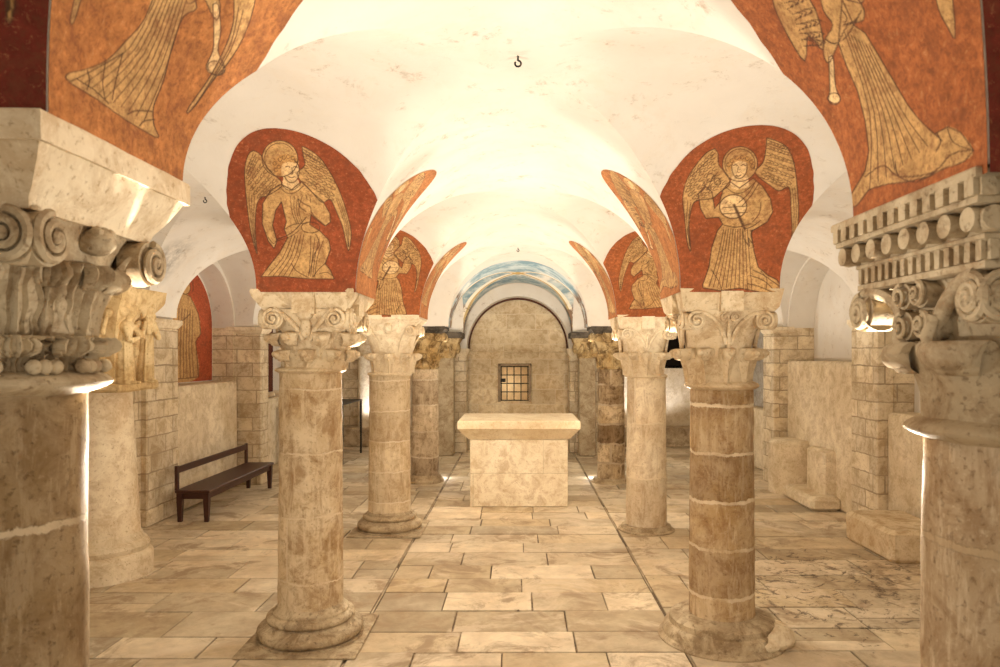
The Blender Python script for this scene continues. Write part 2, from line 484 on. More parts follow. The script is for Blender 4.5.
# each drawing: scale, origin, fills[(poly,colour,closed)], lines[(pts,width)]
def angel_left():
    r = random.Random(3); F = []; Ls = []
    W1 = [(95, 118), (125, 135), (150, 185), (200, 228), (205, 255), (150, 290), (122, 300), (106, 340), (100, 430), (106, 522), (90, 470), (78, 400), (66, 280), (62, 190), (75, 135)]
    W2 = [(285, 95), (322, 112), (365, 150), (410, 225), (440, 300), (465, 390), (472, 440), (463, 505), (452, 470), (436, 400), (412, 340), (392, 300), (360, 312), (320, 270), (280, 230), (268, 198), (297, 170), (290, 130)]
    F += [(circ(200, 146, 70), OCH), (W1, OCH), (W2, OCH)]
    body = [(205, 245), (245, 265), (285, 232), (325, 275), (365, 310), (390, 355), (392, 388), (372, 405), (335, 378), (318, 360), (312, 400), (350, 425), (385, 462), (392, 500), (372, 560), (392, 585), (408, 622), (310, 622), (200, 612), (122, 614), (150, 575), (195, 515), (226, 455), (213, 420), (222, 390), (205, 312), (182, 345), (168, 405), (184, 470), (172, 500), (150, 470), (128, 400), (132, 320), (165, 268)]
    F += [(body, OCH)]
    F += [([(218, 215), (262, 215), (274, 262), (214, 262)], PALE)]; head = circ(240, 190, 34, 48); F += [(head, PALE)]
    hair = [(175, 150), (215, 128), (262, 138), (275, 165), (255, 160), (225, 160), (205, 175), (204, 215), (190, 215), (172, 185)]
    F += [(hair, (.50, .27, .09))]
    Ls += [(circ(200, 146, 70), 1.6), (circ(200, 146, 60, a0=120, a1=330), 1.2), (W1+[W1[0]], 1.6), (W2+[W2[0]], 1.6), (body+[body[0]], 1.8)]
    Ls += [(circ(245, 192, 30, 46, -60, 150), 1.6)]
    for x, y in ((180, 165), (185, 190), (200, 150), (215, 142), (232, 138), (250, 142), (264, 152), (196, 178)): Ls.append((circ(x, y, 7, a0=0, a1=300, n=10), 1.0))
    Ls += [([(222, 178), (232, 174), (238, 178)], 1.6), ([(252, 178), (262, 175), (268, 180)], 1.6), ([(246, 180), (250, 202), (243, 205)], 1.3), ([(236, 216), (246, 219), (256, 214)], 1.5)]
    Ls += [([(205, 240), (222, 262), (250, 266), (275, 248), (282, 232)], 1.4), ([(200, 255), (225, 278), (258, 276), (290, 250)], 1.2)]
    for f in feathers([(100, 130), (150, 190), (195, 240)], [(72, 200), (85, 270), (130, 300)], 6, 16, r): Ls.append((f, 1.0))
    for l in interp_lines([(110, 300), (100, 420), (105, 515)], [(68, 280), (80, 400), (98, 500)], 3): Ls.append((l, 1.0))
    for f in feathers([(285, 110), (290, 170), (290, 225)], [(365, 155), (410, 235), (400, 300)], 7, 17, r): Ls.append((f, 1.0))
    for l in interp_lines([(405, 290), (436, 380), (460, 490)], [(440, 300), (466, 400), (464, 490)], 3): Ls.append((l, 1.0))
    # hands, belt, sleeves
    Ls += [([(270, 300), (290, 318), (315, 330), (318, 348)], 1.5), ([(270, 300), (275, 330), (300, 350)], 1.5), ([(300, 285), (305, 305)], 1.2), ([(315, 292), (318, 312)], 1.2), ([(318, 348), (335, 372), (370, 402)], 1.5)]
    Ls += [([(185, 462), (230, 442), (262, 415), (300, 370)], 1.6), ([(186, 468), (236, 450), (270, 425)], 1.2), (circ(315, 412, 36, 22), 1.5), ([(215, 420), (250, 400), (300, 395)], 1.3), ([(150, 455), (170, 480), (186, 462)], 1.4)]
    for l in interp_lines([(225, 290), (235, 350), (255, 400)], [(300, 290), (280, 340), (290, 390)], 4): Ls.append((l, 1.0))
    for l in interp_lines([(230, 450), (190, 540), (130, 608)], [(300, 440), (285, 530), (250, 612)], 5): Ls.append((l, 1.2))
    for l in interp_lines([(300, 440), (305, 520), (300, 610)], [(380, 470), (350, 540), (340, 615)], 4): Ls.append((l, 1.2))
    Ls += [([(335, 440), (350, 480), (330, 520), (310, 600)], 1.4), ([(240, 560), (260, 590), (310, 618)], 1.4), ([(370, 560), (345, 585), (325, 615)], 1.4), ([(350, 600), (380, 595), (400, 608)], 1.2)]
    return 3.921, (230, 120), F, Ls
def angel_right():
    r = random.Random(5); F = []; Ls = []
    W1 = [(160, 105), (172, 125), (175, 165), (205, 200), (215, 235), (180, 262), (150, 285), (100, 290), (78, 310), (66, 380), (74, 470), (60, 440), (50, 350), (44, 280), (60, 215), (95, 160), (130, 120)]
    W2 = [(350, 66), (390, 80), (425, 105), (448, 160), (460, 240), (468, 340), (460, 420), (435, 480), (445, 400), (440, 330), (432, 250), (395, 262), (360, 240), (325, 215), (308, 190), (335, 160), (345, 120)]
    F += [(circ(252, 162, 64), OCH), (W1, OCH), (W2, OCH)]
    body = [(215, 225), (250, 250), (300, 215), (335, 245), (365, 290), (374, 335), (355, 370), (310, 395), (295, 400), (305, 470), (320, 530), (355, 560), (385, 575), (402, 600), (378, 628), (330, 622), (250, 606), (180, 616), (118, 605), (118, 592), (140, 530), (150, 460), (170, 400), (190, 376), (175, 352), (128, 355), (108, 320), (100, 268), (125, 240), (150, 262), (160, 320), (178, 300), (190, 255)]
    F += [(body, OCH), ([(228, 195), (270, 195), (285, 245), (222, 250)], PALE), (circ(248, 175, 30, 40), PALE)]
    F += [([(205, 165), (225, 142), (265, 132), (300, 150), (305, 175), (288, 185), (282, 160), (245, 152), (225, 165), (215, 195)], (.50, .27, .09))]
    F += [(circ(228, 315, 50, 42), PALE)]
    Ls += [(circ(252, 162, 64), 1.6), (circ(252, 162, 55, a0=150, a1=380), 1.2), (W1+[W1[0]], 1.6), (W2+[W2[0]], 1.6), (body+[body[0]], 1.8), (circ(228, 315, 50, 42), 1.8), (circ(250, 175, 28, 40, -20, 200), 1.5)]
    for x, y in ((210, 165), (222, 150), (240, 140), (260, 138), (278, 143), (294, 155), (298, 172)): Ls.append((circ(x, y, 7, a0=0, a1=300, n=10), 1.0))
    Ls += [([(228, 168), (237, 165), (243, 169)], 1.5), ([(256, 168), (265, 164), (272, 169)], 1.5), ([(246, 172), (243, 192), (250, 194)], 1.2), ([(238, 204), (247, 207), (256, 203)], 1.5)]
    for f in feathers([(160, 115), (172, 170), (205, 225)], [(75, 200), (55, 260), (95, 290)], 7, 15, r): Ls.append((f, 1.0))
    for l in interp_lines([(85, 300), (68, 380), (72, 460)], [(50, 290), (53, 370), (68, 450)], 2): Ls.append((l, 1.0))
    for f in feathers([(350, 80), (342, 150), (325, 205)], [(430, 110), (452, 190), (425, 250)], 7, 17, r): Ls.append((f, 1.0))
    for l in interp_lines([(436, 255), (445, 350), (440, 460)], [(460, 250), (467, 350), (452, 440)], 2): Ls.append((l, 1.0))
    Ls += [([(190, 340), (280, 336)], 1.4), ([(192, 318), (278, 314)], 1.2), ([(232, 310), (270, 390)], 4.5), ([(250, 300), (285, 268), (310, 225)], 1.4), ([(262, 312), (295, 275), (320, 235)], 1.3)]
    Ls += [([(265, 400), (270, 430), (290, 455), (285, 425), (300, 445), (295, 410), (310, 395)], 1.5), ([(270, 395), (300, 385), (330, 365)], 1.4), ([(300, 370), (325, 340), (330, 300)], 1.4)]
    Ls += [([(200, 245), (235, 268), (270, 262), (305, 232)], 1.3), ([(190, 378), (240, 388), (292, 376)], 1.5), ([(135, 255), (150, 215), (165, 200)], 1.3), (circ(145, 210, 14), 1.2), (circ(170, 225, 12), 1.2), ([(110, 260), (125, 245), (120, 225)], 1.4)]
    for l in interp_lines([(185, 395), (160, 500), (125, 600)], [(290, 395), (300, 490), (310, 612)], 11): Ls.append((l, 1.15))
    Ls += [([(300, 540), (340, 560), (395, 600)], 1.5), ([(290, 560), (340, 580), (380, 620)], 1.4), ([(330, 545), (350, 575), (345, 612)], 1.2), ([(280, 590), (320, 600), (370, 622)], 1.3), ([(150, 540), (175, 580), (185, 612)], 1.3)]
    return 3.606, (670, 120), F, Ls
def trumpet_left():
    r = random.Random(8); F = []; Ls = []
    robe = [(430, -40), (500, -30), (525, 30), (490, 60), (460, 150), (435, 260), (410, 340), (410, 400), (420, 440), (340, 400), (250, 340), (180, 300), (185, 275), (230, 255), (290, 215), (340, 150), (390, 80)]
    arm = [(500, -60), (560, -40), (585, 20), (575, 60), (560, 40), (540, 0), (500, 20)]
    horn = [(566, 20), (580, 20), (584, 90), (575, 150), (592, 200), (575, 222), (550, 215), (545, 195), (562, 150), (566, 90)]
    w1 = [(215, -80), (245, -40), (225, 30), (200, 115), (190, 110), (205, 30)]
    w2 = [(620, -120), (680, -60), (660, 60), (600, 180), (560, 240), (505, 340), (500, 330), (560, 215), (610, 90), (620, 20)]
    F += [(robe, OCH), (arm, OCH), (horn, PALE), (w1, OCH), (w2, OCH)]
    F += [([(430, -40), (410, -130), (440, -220), (500, -250), (560, -200), (560, -100), (525, -30)], OCH), (circ(490, -330, 75), OCH), (circ(500, -310, 36, 48), PALE), ([(380, -60), (330, -200), (300, -420), (400, -300), (430, -180)], OCH), ([(560, -200), (640, -420), (720, -300), (700, -100), (640, -60)], OCH)]
    Ls += [(robe+[robe[0]], 2.2), (arm+[arm[0]], 2), (horn+[horn[0]], 2), (w1+[w1[0]], 2), (w2+[w2[0]], 2), (circ(568, 200, 20), 1.8), (circ(490, -330, 75), 2)]
    Ls += [(circ(500, -310, 36, 48), 1.8), ([(430, -40), (410, -130), (440, -220), (500, -250), (560, -200), (560, -100), (525, -30)], 2), ([(380, -60), (330, -200), (300, -420), (400, -300), (430, -180)], 2), ([(560, -200), (640, -420), (720, -300), (700, -100), (640, -60)], 2)]
    for f in feathers([(390, -80), (350, -200), (320, -380)], [(420, -100), (410, -220), (390, -300)], 5, 26, r): Ls.append((f, 1.6))
    for f in feathers([(580, -180), (620, -320), (640, -400)], [(690, -110), (700, -220), (710, -300)], 5, 26, r): Ls.append((f, 1.6))
    for l in interp_lines([(425, -20), (340, 160), (200, 295)], [(505, 20), (455, 220), (405, 400)], 9): Ls.append((l, 1.5))
    Ls += [([(190, 300), (240, 262), (330, 190)], 2.4), ([(205, 290), (250, 315), (290, 352)], 2.6), ([(235, 258), (240, 290), (232, 320)], 2.2), ([(340, 378), (365, 362), (408, 358)], 3), ([(372, 410), (385, 392), (412, 382)], 2.6), ([(285, 215), (275, 290), (280, 335)], 1.8), ([(330, 190), (310, 280), (300, 340)], 1.8)]
    for l in interp_lines([(620, 20), (600, 130), (510, 330)], [(655, 40), (610, 150), (520, 320)], 2): Ls.append((l, 1.5))
    return 2.668, (0, 0), F, Ls
def trumpet_right():
    r = random.Random(9); F = []; Ls = []
    robe = [(250, -10), (280, 60), (310, 80), (345, 140), (380, 200), (420, 270), (450, 310), (495, 355), (530, 335), (565, 350), (600, 400), (575, 430), (520, 450), (480, 470), (420, 485), (370, 490), (320, 505), (290, 545), (260, 565), (262, 535), (290, 490), (310, 455), (320, 400), (310, 320), (290, 240), (260, 170), (240, 110)]
    arm = [(185, -60), (240, -60), (300, 0), (305, 45), (265, 60), (240, 110), (215, 165), (200, 140), (205, 100), (225, 60), (200, 20)]
    horn = [(214, 150), (226, 150), (232, 230), (245, 262), (230, 275), (210, 262), (216, 240)]
    w1 = [(60, -60), (110, -80), (180, 20), (200, 130), (160, 90), (150, 160), (105, 90), (70, 10)]
    w2 = [(490, -60), (530, -80), (545, 0), (550, 90), (530, 60), (505, 10)]
    F += [(robe, OCH), (arm, OCH), (horn, PALE), (w1, OCH), (w2, OCH)]
    tor = [(185, -60), (150, -160), (200, -260), (300, -250), (320, -120), (300, 0)]
    F += [(tor, OCH), (circ(230, -330, 80), OCH), (circ(225, -320, 38, 50), PALE), ([(60, -60), (20, -250), (60, -420), (140, -300), (180, -60)], OCH), ([(320, -220), (450, -400), (530, -250), (540, -80), (480, -70)], OCH)]
    for p in (robe, arm, horn, w1, w2, tor): Ls.append((p+[p[0]], 2.2))
    Ls += [(circ(228, 262, 16), 1.8), (circ(230, -330, 80), 2), (circ(225, -320, 38, 50), 1.8), ([(60, -60), (20, -250), (60, -420), (140, -300), (180, -60)], 2), ([(320, -220), (450, -400), (530, -250), (540, -80), (480, -70)], 2)]
    for f in feathers([(50, -80), (40, -220), (70, -400)], [(170, -80), (150, -200), (130, -300)], 6, 26, r): Ls.append((f, 1.6))
    for f in feathers([(340, -200), (400, -300), (450, -380)], [(500, -90), (520, -180), (520, -260)], 6, 26, r): Ls.append((f, 1.6))
    for f in feathers([(70, -50), (120, 40), (150, 110)], [(110, -70), (170, 20), (195, 110)], 4, 24, r): Ls.append((f, 1.6))
    for l in interp_lines([(245, 70), (310, 300), (300, 520)], [(330, 120), (420, 290), (500, 372)], 8): Ls.append((l, 1.5))
    Ls += [([(310, 470), (360, 440), (400, 470), (490, 460), (540, 410), (590, 400)], 2.2), ([(390, 430), (400, 470), (450, 485), (500, 455)], 2.2), ([(500, 350), (512, 375), (500, 400)], 2.4), ([(480, 340), (515, 372)], 2.2), ([(530, 340), (548, 380), (600, 400)], 1.8)]
    Ls += [([(205, 100), (230, 112), (262, 90), (290, 40)], 2.4), ([(300, 20), (285, 45), (255, 60)], 2.4), ([(255, 60), (262, 40), (250, 20)], 2)]
    return 2.668, (750, 0), F, Ls
DRAW = {'L': angel_left(), 'R': angel_right(), 'TL': trumpet_left(), 'TR': trumpet_right()}

def paint(q, draw, redc=RED, bg=None):
    sc, og, F, Ls = DRAW[draw]
    q = (q-np.array(og))*sc
    rgb = np.tile(np.array(redc), (len(q), 1)).astype(float)
    for poly, c in F:
        rgb[inpoly(q, smoothline(poly, 3, True) if len(poly) < 28 else poly)] = c
    for pts, w in Ls:
        stroke(q, rgb, smoothline(pts, 3) if len(pts) < 20 else pts, w*(1.2 if sc > 3 else .8), INK, .95)
    return rgb

def fresco(name, sx, yc, face, draw, nu, nt, tmax, wmax, label, ref=None, redc=RED, cat='fresco', umin=-1, umax=1, border=True):
    """painted skin on the vault springing above a pier.
    face 'F': the side facing the entrance; 'S': the side facing the nave. sx=+-1 side of the nave."""
    rsx, ryc = ref or (sx, yc)
    T = np.linspace(-.02, tmax, nt); U = np.linspace(-1, 1, nu)
    st, ct = np.sin(T), np.cos(T)
    if face == 'F': half = AH+RN*(1-ct); halfb = AH+RA*(1-ct)
    else: half = AH+RY*(1-ct); halfb = half
    pts = np.zeros((nt, nu, 3)); ref_p = np.zeros((nt, nu, 3)); uu = np.zeros((nt, nu)); keep = np.ones((nt, nu), bool)
    off = .0022
    for j in range(nt):
        # clip width to a rounded head
        k = T[j]/tmax
        f = math.sqrt(max(0.0, 1-max(0.0, (k-.40)/.60)**2.0))
        jit = 1+.02*noise.noise(Vector((yc*7, T[j]*14, sx*3)))
        hn = min(half[j]-.0005, wmax[0]*f*jit)
        hb = min(halfb[j]-.0005, wmax[1]*f*jit)
        c0 = wmax[2]*max(0, k-.2)
        if face == 'F':
            un = np.where(U > 0, U*hn, U*hb)       # + towards the nave
            un = un*umax if umax < 1 else un
            x = sx*(XP - un - c0*f*0); y = np.full(nu, (yc-AH) - RY*(1-ct[j]) )
            z = np.full(nu, ZS+RISE*st[j])
            nrm = np.array([0, -ct[j]*RISE, -st[j]*RY]); nrm = nrm/np.linalg.norm(nrm)
            P3 = np.stack([x, y, z], 1)
        else:
            un = np.where(U > 0, U*hn, U*hb)
            y = yc+un; x = np.full(nu, sx*(RN*ct[j])); z = np.full(nu, ZS+RISE*st[j])
            nrm = np.array([-sx*ct[j]*RISE, 0, -st[j]*RN]); nrm = nrm/np.linalg.norm(nrm)
            P3 = np.stack([x, y, z], 1)
        R3 = P3.copy()
        if ref:
            R3[:, 0] = P3[:, 0]*(rsx*sx); R3[:, 1] = P3[:, 1]-yc+ryc
        ref_p[j] = R3
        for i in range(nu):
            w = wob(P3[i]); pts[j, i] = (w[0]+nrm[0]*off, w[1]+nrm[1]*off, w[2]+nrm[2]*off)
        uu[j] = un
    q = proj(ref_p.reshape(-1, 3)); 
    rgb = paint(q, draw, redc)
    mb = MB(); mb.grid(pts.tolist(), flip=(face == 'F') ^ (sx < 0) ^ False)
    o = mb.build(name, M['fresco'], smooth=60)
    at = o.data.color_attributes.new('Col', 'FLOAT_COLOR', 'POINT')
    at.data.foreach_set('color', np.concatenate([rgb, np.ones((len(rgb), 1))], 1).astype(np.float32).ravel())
    tag(o, label, cat, 'angel frescoes over the columns')
    return o
D2 = math.radians
Yb, Yc_, Yd = YC[2], YC[3], YC[4]
fresco('angel_fresco', -1, Yb, 'F', 'L', 230, 270, D2(59), (.43, .37, 0), 'kneeling curly-haired painted angel, hand on chest, above the second left column, facing the camera', redc=(.27, .062, .022))
fresco('angel_fresco', 1, Yb, 'F', 'R', 230, 270, D2(60), (.43, .40, 0), 'kneeling painted angel holding a round drum, above the second right column, facing the camera', redc=(.31, .08, .026))
fresco('angel_fresco', -1, Yc_, 'F', 'R', 150, 170, D2(58), (.42, .38, 0), 'small painted kneeling angel above the third left column, partly behind the nearer column', ref=(1, Yb), redc=(.33, .095, .028))
fresco('angel_fresco', 1, Yc_, 'F', 'L', 150, 170, D2(58), (.42, .38, 0), 'small painted kneeling angel above the third right column, partly behind the nearer column', ref=(-1, Yb), redc=(.33, .095, .028))
YAL, YAR = YC[1], YC[1]+.02
RED_LIT = (.42, .165, .05)  # red ground shifted to orange, painting in the light on these panels
fresco('angel_fresco', -1, YC[1], 'S', 'TL', 380, 330, D2(68), (.42, .7, 0), 'large painted robed angel with a trumpet above the nearest left column, facing the nave', redc=RED_LIT)
fresco('angel_fresco', 1, YC[1], 'S', 'TR', 380, 330, D2(68), (.42, .7, 0), 'large painted robed angel with a trumpet above the nearest right column, facing the nave', redc=(.35, .11, .034))
fresco('angel_fresco', -1, Yb, 'S', 'TL', 150, 170, D2(57), (.33, .33, 0), 'leaf-shaped panel, red painted lit-orange, on the nave side above the second left column', ref=(-1, YC[1]), redc=RED_LIT)
fresco('angel_fresco', 1, Yb, 'S', 'TR', 150, 170, D2(57), (.33, .33, 0), 'leaf-shaped panel, red painted lit-orange, on the nave side above the second right column', ref=(1, YC[1]), redc=RED_LIT)
fresco('angel_fresco', -1, Yc_, 'S', 'TL', 100, 110, D2(57), (.33, .33, 0), 'narrow panel, red painted lit-orange, on the nave side above the third left column', ref=(-1, YC[1]), redc=RED_LIT)
fresco('angel_fresco', 1, Yc_, 'S', 'TR', 100, 110, D2(57), (.33, .33, 0), 'narrow panel, red painted lit-orange, on the nave side above the third right column', ref=(1, YC[1]), redc=RED_LIT)
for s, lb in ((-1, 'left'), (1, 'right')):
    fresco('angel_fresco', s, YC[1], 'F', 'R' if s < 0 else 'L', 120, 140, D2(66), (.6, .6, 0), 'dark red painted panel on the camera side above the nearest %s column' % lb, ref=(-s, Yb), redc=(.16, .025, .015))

# ------------------------------------------------------------ columns
def sqr(th, s, n): return s/((abs(math.cos(th))**n+abs(math.sin(th))**n)**(1/n))
def bell(mb, r0, z0, z1, s1, n=56, m=16, pw=2.2, sq=5.0):
    rows = []
    for k in range(m+1):
        t = k/m; z = z0+(z1-z0)*t; row = []
        e = t**pw
        for i in range(n+1):
            a = 2*PI*i/n; rr = r0*(1-e)+sqr(a, s1, 2+(sq-2)*t)*e
            row.append((rr*math.cos(a), rr*math.sin(a), z))
        rows.append(row)
    mb.grid(rows)
def leaf(mb, a, r0, z0, h, w, flare, curl, serr=0, th=.012, ball=0, rib=.008, ns=14, nq=8, cup=.012):
    top = []; bot = []
    ca, sa = math.cos(a), math.sin(a)
    sc = .72
    for i in range(ns+1):
        s = i/ns
        if s < sc:
            u = s/sc; r = r0+flare*u**2.0; z = z0+h*u
        else:
            u = (s-sc)/(1-sc); g = PI/2-u*PI*1.05
            r = r0+flare+curl*(1-math.sin(g))*0+curl*(math.cos(g)); z = z0+h+curl*(math.sin(g)-1)*1.0
            r = r0+flare+curl*math.cos(g)*1.0; z = z0+h-curl+curl*math.sin(g)
        ww = w*(.80+.25*math.sin(min(1, s/.7)*PI*.75))*(1 if s < .62 else math.sqrt(max(.04, 1-((s-.62)/.38)**2*.9)))
        if serr: ww *= 1-serr*.5*(1-abs(math.sin(s*PI*5)))
        tr = []; br = []
        for j in range(nq+1):
            q = -1+2*j/nq
            rr = r+cup*(q*q)*-1+rib*max(0, 1-abs(q)*4)+ (serr*.012*math.cos(q*PI*5) if serr else 0)
            x = rr*ca-q*ww*sa; y = rr*sa+q*ww*ca
            tr.append((x, y, z))
            rb = rr-th; x = rb*ca-q*ww*sa*.98; y = rb*sa+q*ww*ca*.98
            br.append((x, y, z-(th*.6 if s > .85 else 0)))
        top.append(tr); bot.append(br)
    mb.slab(top, bot)
    if ball:
        r = r0+flare+curl*.9
        mb.blob((r*ca, r*sa, z0+h-curl*.9), (ball, ball, ball*.9), 10, 7)
def volute(mb, c, e1, e2, n, R, turns=2.2, depth=.03, sgn=1):
    c = Vector(c); e1 = Vector(e1); e2 = Vector(e2); n = Vector(n)
    pts = []; rads = []; N = 44
    for i in range(N+1):
        t = i/N; a = PI/2 + sgn*-1*turns*2*PI*t
        r = R*(.84*(1-t)+.10*t)
        pts.append(c+e1*(r*math.cos(a))+e2*(r*math.sin(a))+n*(.012+.012*t)); rads.append(R*(.17*(1-t)+.12*t))
    mb.tube(pts, rads, 6)
    mb.blob(c+n*.02, (R*.18,)*3, 8, 6)
    # drum behind the spiral
    vs = []; fs = []; k = 22
    for d in (-depth, .004):
        for i in range(k):
            a = 2*PI*i/k
            vs.append(tuple(c+e1*(R*.9*math.cos(a))+e2*(R*.9*math.sin(a))+n*d))
    for i in range(k):
        j = (i+1) % k; fs.append((i, j, k+j, k+i))
    fs.append(tuple(range(k-1, -1, -1))); fs.append(tuple(range(k, 2*k)))
    mb.add(vs, fs)
def abacus_mesh(rings, conc=0.0, n=10, mb=None):
    """square mouldings [(half,z)], sides optionally hollowed by conc"""
    mb = mb or MB(); rows = []
    for (s, z) in rings:
        row = []
        for k in range(4):
            a = k*PI/2; cx, cy = math.cos(a), math.sin(a)
            for i in range(n):
                q = -1+2*i/n; d = s-conc*(1-q*q)
                x, y = d, q*s
                row.append((x*cx-y*cy, x*cy+y*cx, z))
        row.append(row[0]); rows.append(row)
    mb.grid(rows)
    N = 4*n
    mb.add(rows[0][:N], [tuple(range(N-1, -1, -1))]); mb.add(rows[-1][:N], [tuple(range(N))])
    return mb
FACES = [(Vector((math.cos(k*PI/2), math.sin(k*PI/2), 0)), Vector((-math.sin(k*PI/2), math.cos(k*PI/2), 0))) for k in range(4)]
UP = Vector((0, 0, 1))

def shaft_mat(name, X, Y, r, bh, base, dark, light, mortar, **k):
    return stone(name, base, dark, light, bricks=(k.pop('bw', 1.9), bh), cyl=(X, Y, r), mortar=mortar, streak=True, **k)

def column(X, Y, r, zneck, label, cap, base, mat, ztop=ZS, ab=.285, cmat='carved', bmat='base_stone', ring=.03, rring=.02, axoff=0, amat=None, bell_half=None):
    t = thing('column', (X, Y, 0), label, 'column', 'round stone columns of the crypt')
    zb = base.get('h', .02)
    mb = MB()
    prof = [(r*1.035, zb-.02)]+[(r*(1.03-.05*(k/26)), zb+(zneck-zb)*k/26) for k in range(27)]
    mb.lathe(prof, 56); mb.build('shaft', mat, t, rough=.0035, rscale=9)
    if base.get('prof'):
        mb = MB(); mb.lathe(base['prof'], 56); mb.build('base', M[bmat], t, rough=.004, rscale=5)
    if base.get('plinth'):
        mb = MB(); s = base['plinth']; mb.bbox(-s, s, -s, s, 0, .018, .01); mb.build('plinth', M[bmat], t, rough=.004)
    if base.get('patch'):
        mb = MB(); mb.blob((.24, -.1, .05), (.14, .17, .075), 16, 10); mb.blob((.17, -.2, .04), (.12, .1, .05), 12, 8)
        mb.build('repair_patch', M['carved_pale'], t, rough=.02, rscale=9)
    # necking ring
    mb = MB(); h = ring
    mb.lathe([(r*.9, zneck-h*.1)]+[(r+rring*math.sin(PI*k/8), zneck+h*k/8) for k in range(9)]+[(r*.9, zneck+h*1.1)], 56)
    mb.build('neck_ring', M[cmat], t, rough=.004, rscale=12)
    c = Vector((axoff, 0, 0))
    z0 = zneck+h*.8
    cap(t, r, z0, ztop, ab, M[cmat], M[amat] if amat else M[cmat], axoff)
    for ch in list(t.children):
        if ch.name.startswith(('capital', 'abacus')): ch.location.x = axoff
    return t

def leaves(parent, mat, n, ph, r0, z0, h, w, flare, curl, loc=(0, 0, 0), name='leaf', **k):
    for i in range(n):
        mb = MB(); leaf(mb, ph+2*PI*i/n, r0, z0, h, w, flare, curl, **k)
        mb.build(name, mat, parent, smooth=50, rough=.003, rscale=20)

def cap_acanthus(t, r, z0, z1, ab, mat, amat, ax, zab=.115, tier2=True):
    H1 = z1-zab-z0
    mb = MB(); bell(mb, r*.96, z0-.01, z1-zab+.01, ab*.80, pw=2.8)
    cp = mb.build('capital', mat, t, rough=.004, rscale=14)
    leaves(cp, mat, 8, 0, r*.97, z0, H1*.34, .052, .036, .030, ball=.022, th=.02, cup=.028, rib=.012)
    leaves(cp, mat, 8, PI/8, r*.97, z0+H1*.16, H1*.48, .054, .060, .034, ball=.026, th=.02, cup=.028, rib=.012)
    for n, tg in FACES:
        for s in (-1, 1):
            mb = MB(); cc = n*(ab*.84)+tg*(s*ab*.60)+UP*(z1-zab-.045)
            volute(mb, cc, tg*s, UP, n, .062, 2.1, .05)
            # stem rising from the bell centre into the scroll
            p0 = n*(r+.012)+tg*(s*.02)+UP*(z0+H1*.50); p1 = n*(ab*.70)+tg*(s*ab*.18)+UP*(z0+H1*.80); p2 = cc+UP*.052
            pts = [p0*(1-q)**2+p1*2*q*(1-q)+p2*q*q for q in [i/9 for i in range(10)]]
            mb.tube(pts, [.016]*10, 7)
            mb.build('volute', mat, cp, smooth=45)
        mb = MB(); mb.blob(n*(ab*.80)+UP*(z1-zab-.02), (.045, .045, .035), 12, 8)
        mb.blob(n*(r+.03)+UP*(z0+H1*.72), (.03, .03, .06), 10, 8); mb.build('boss', mat, cp, rough=.006, rscale=20)
    mb = abacus_mesh([(ab*.80, z1-zab), (ab*.88, z1-zab*.7), (ab*.97, z1-zab*.35), (ab*1.0, z1-.012), (ab*.985, z1+.002)], conc=.03)
    for n, tg in FACES:
        a = n*(ab*.93); h = .062
        x = [a.x, a.y]
        lo = []
        for z, e in ((z1-zab*1.15, 0), (z1-.010, .0)):
            for q in ((-h, -.08), (h, -.08), (h, .0+e), (-h, .0+e)): lo.append(tuple(n*(ab*.93+q[1])+tg*q[0]+UP*z))
        mb.add(lo, [(3, 2, 1, 0), (4, 5, 6, 7), (0, 1, 5, 4), (1, 2, 6, 5), (2, 3, 7, 6), (3, 0, 4, 7)])
    mb.build('abacus', amat, t, rough=.004, rscale=12)

def cap_broad(t, r, z0, z1, ab, mat, amat, ax, zab=.12):
    H1 = z1-zab-z0
    mb = MB(); bell(mb, r*.97, z0-.01, z1-zab+.01, ab*.86, pw=3.0)
    cp = mb.build('capital', mat, t, rough=.003, rscale=12)
    leaves(cp, mat, 10, PI/10, r*1.0, z0, H1*.50, .046, .055, .030, ball=.020, rib=.012, cup=.040, th=.02)
    for n, tg in FACES:
        for s in (-1, 1):
            mb = MB(); cc = n*(ab*.86)+tg*(s*ab*.66)+UP*(z1-zab-.05)
            volute(mb, cc, tg*s, UP, n, .055, 1.9, .05)
            p0 = n*(r+.03)+tg*(s*.012)+UP*(z0+H1*.55); p1 = n*(ab*.80)+tg*(s*ab*.20)+UP*(z1-zab-.005); p2 = cc+UP*.046
            mb.tube([p0*(1-q)**2+p1*2*q*(1-q)+p2*q*q for q in [i/9 for i in range(10)]], .012, 7)
            volute(mb, n*(ab*.84)+tg*(s*.028)+UP*(z1-zab-.03), tg*s, UP, n, .028, 1.5, .03)
            mb.build('volute', mat, cp, smooth=45)
        mb = MB(); mb.tube([n*(r+.03)+UP*(z0+H1*.5), n*(ab*.80)+UP*(z1-zab-.04)], .013, 8); mb.build('stem', mat, cp)
    mb = abacus_mesh([(ab*.86, z1-zab), (ab*.93, z1-zab*.8), (ab*.97, z1-zab*.3), (ab, z1+.002)], conc=.02)
    for n, tg in FACES:
        lo = []
        for z, e in ((z1-zab*1.02, 0), (z1-.010, .0)):
            for q in ((-.06, -.08), (.06, -.08), (.06, .018+e), (-.06, .018+e)): lo.append(tuple(n*(ab*.93+q[1])+tg*q[0]+UP*z))
        mb.add(lo, [(3, 2, 1, 0), (4, 5, 6, 7), (0, 1, 5, 4), (1, 2, 6, 5), (2, 3, 7, 6), (3, 0, 4, 7)])
    mb.build('abacus', amat, t, rough=.004, rscale=12)

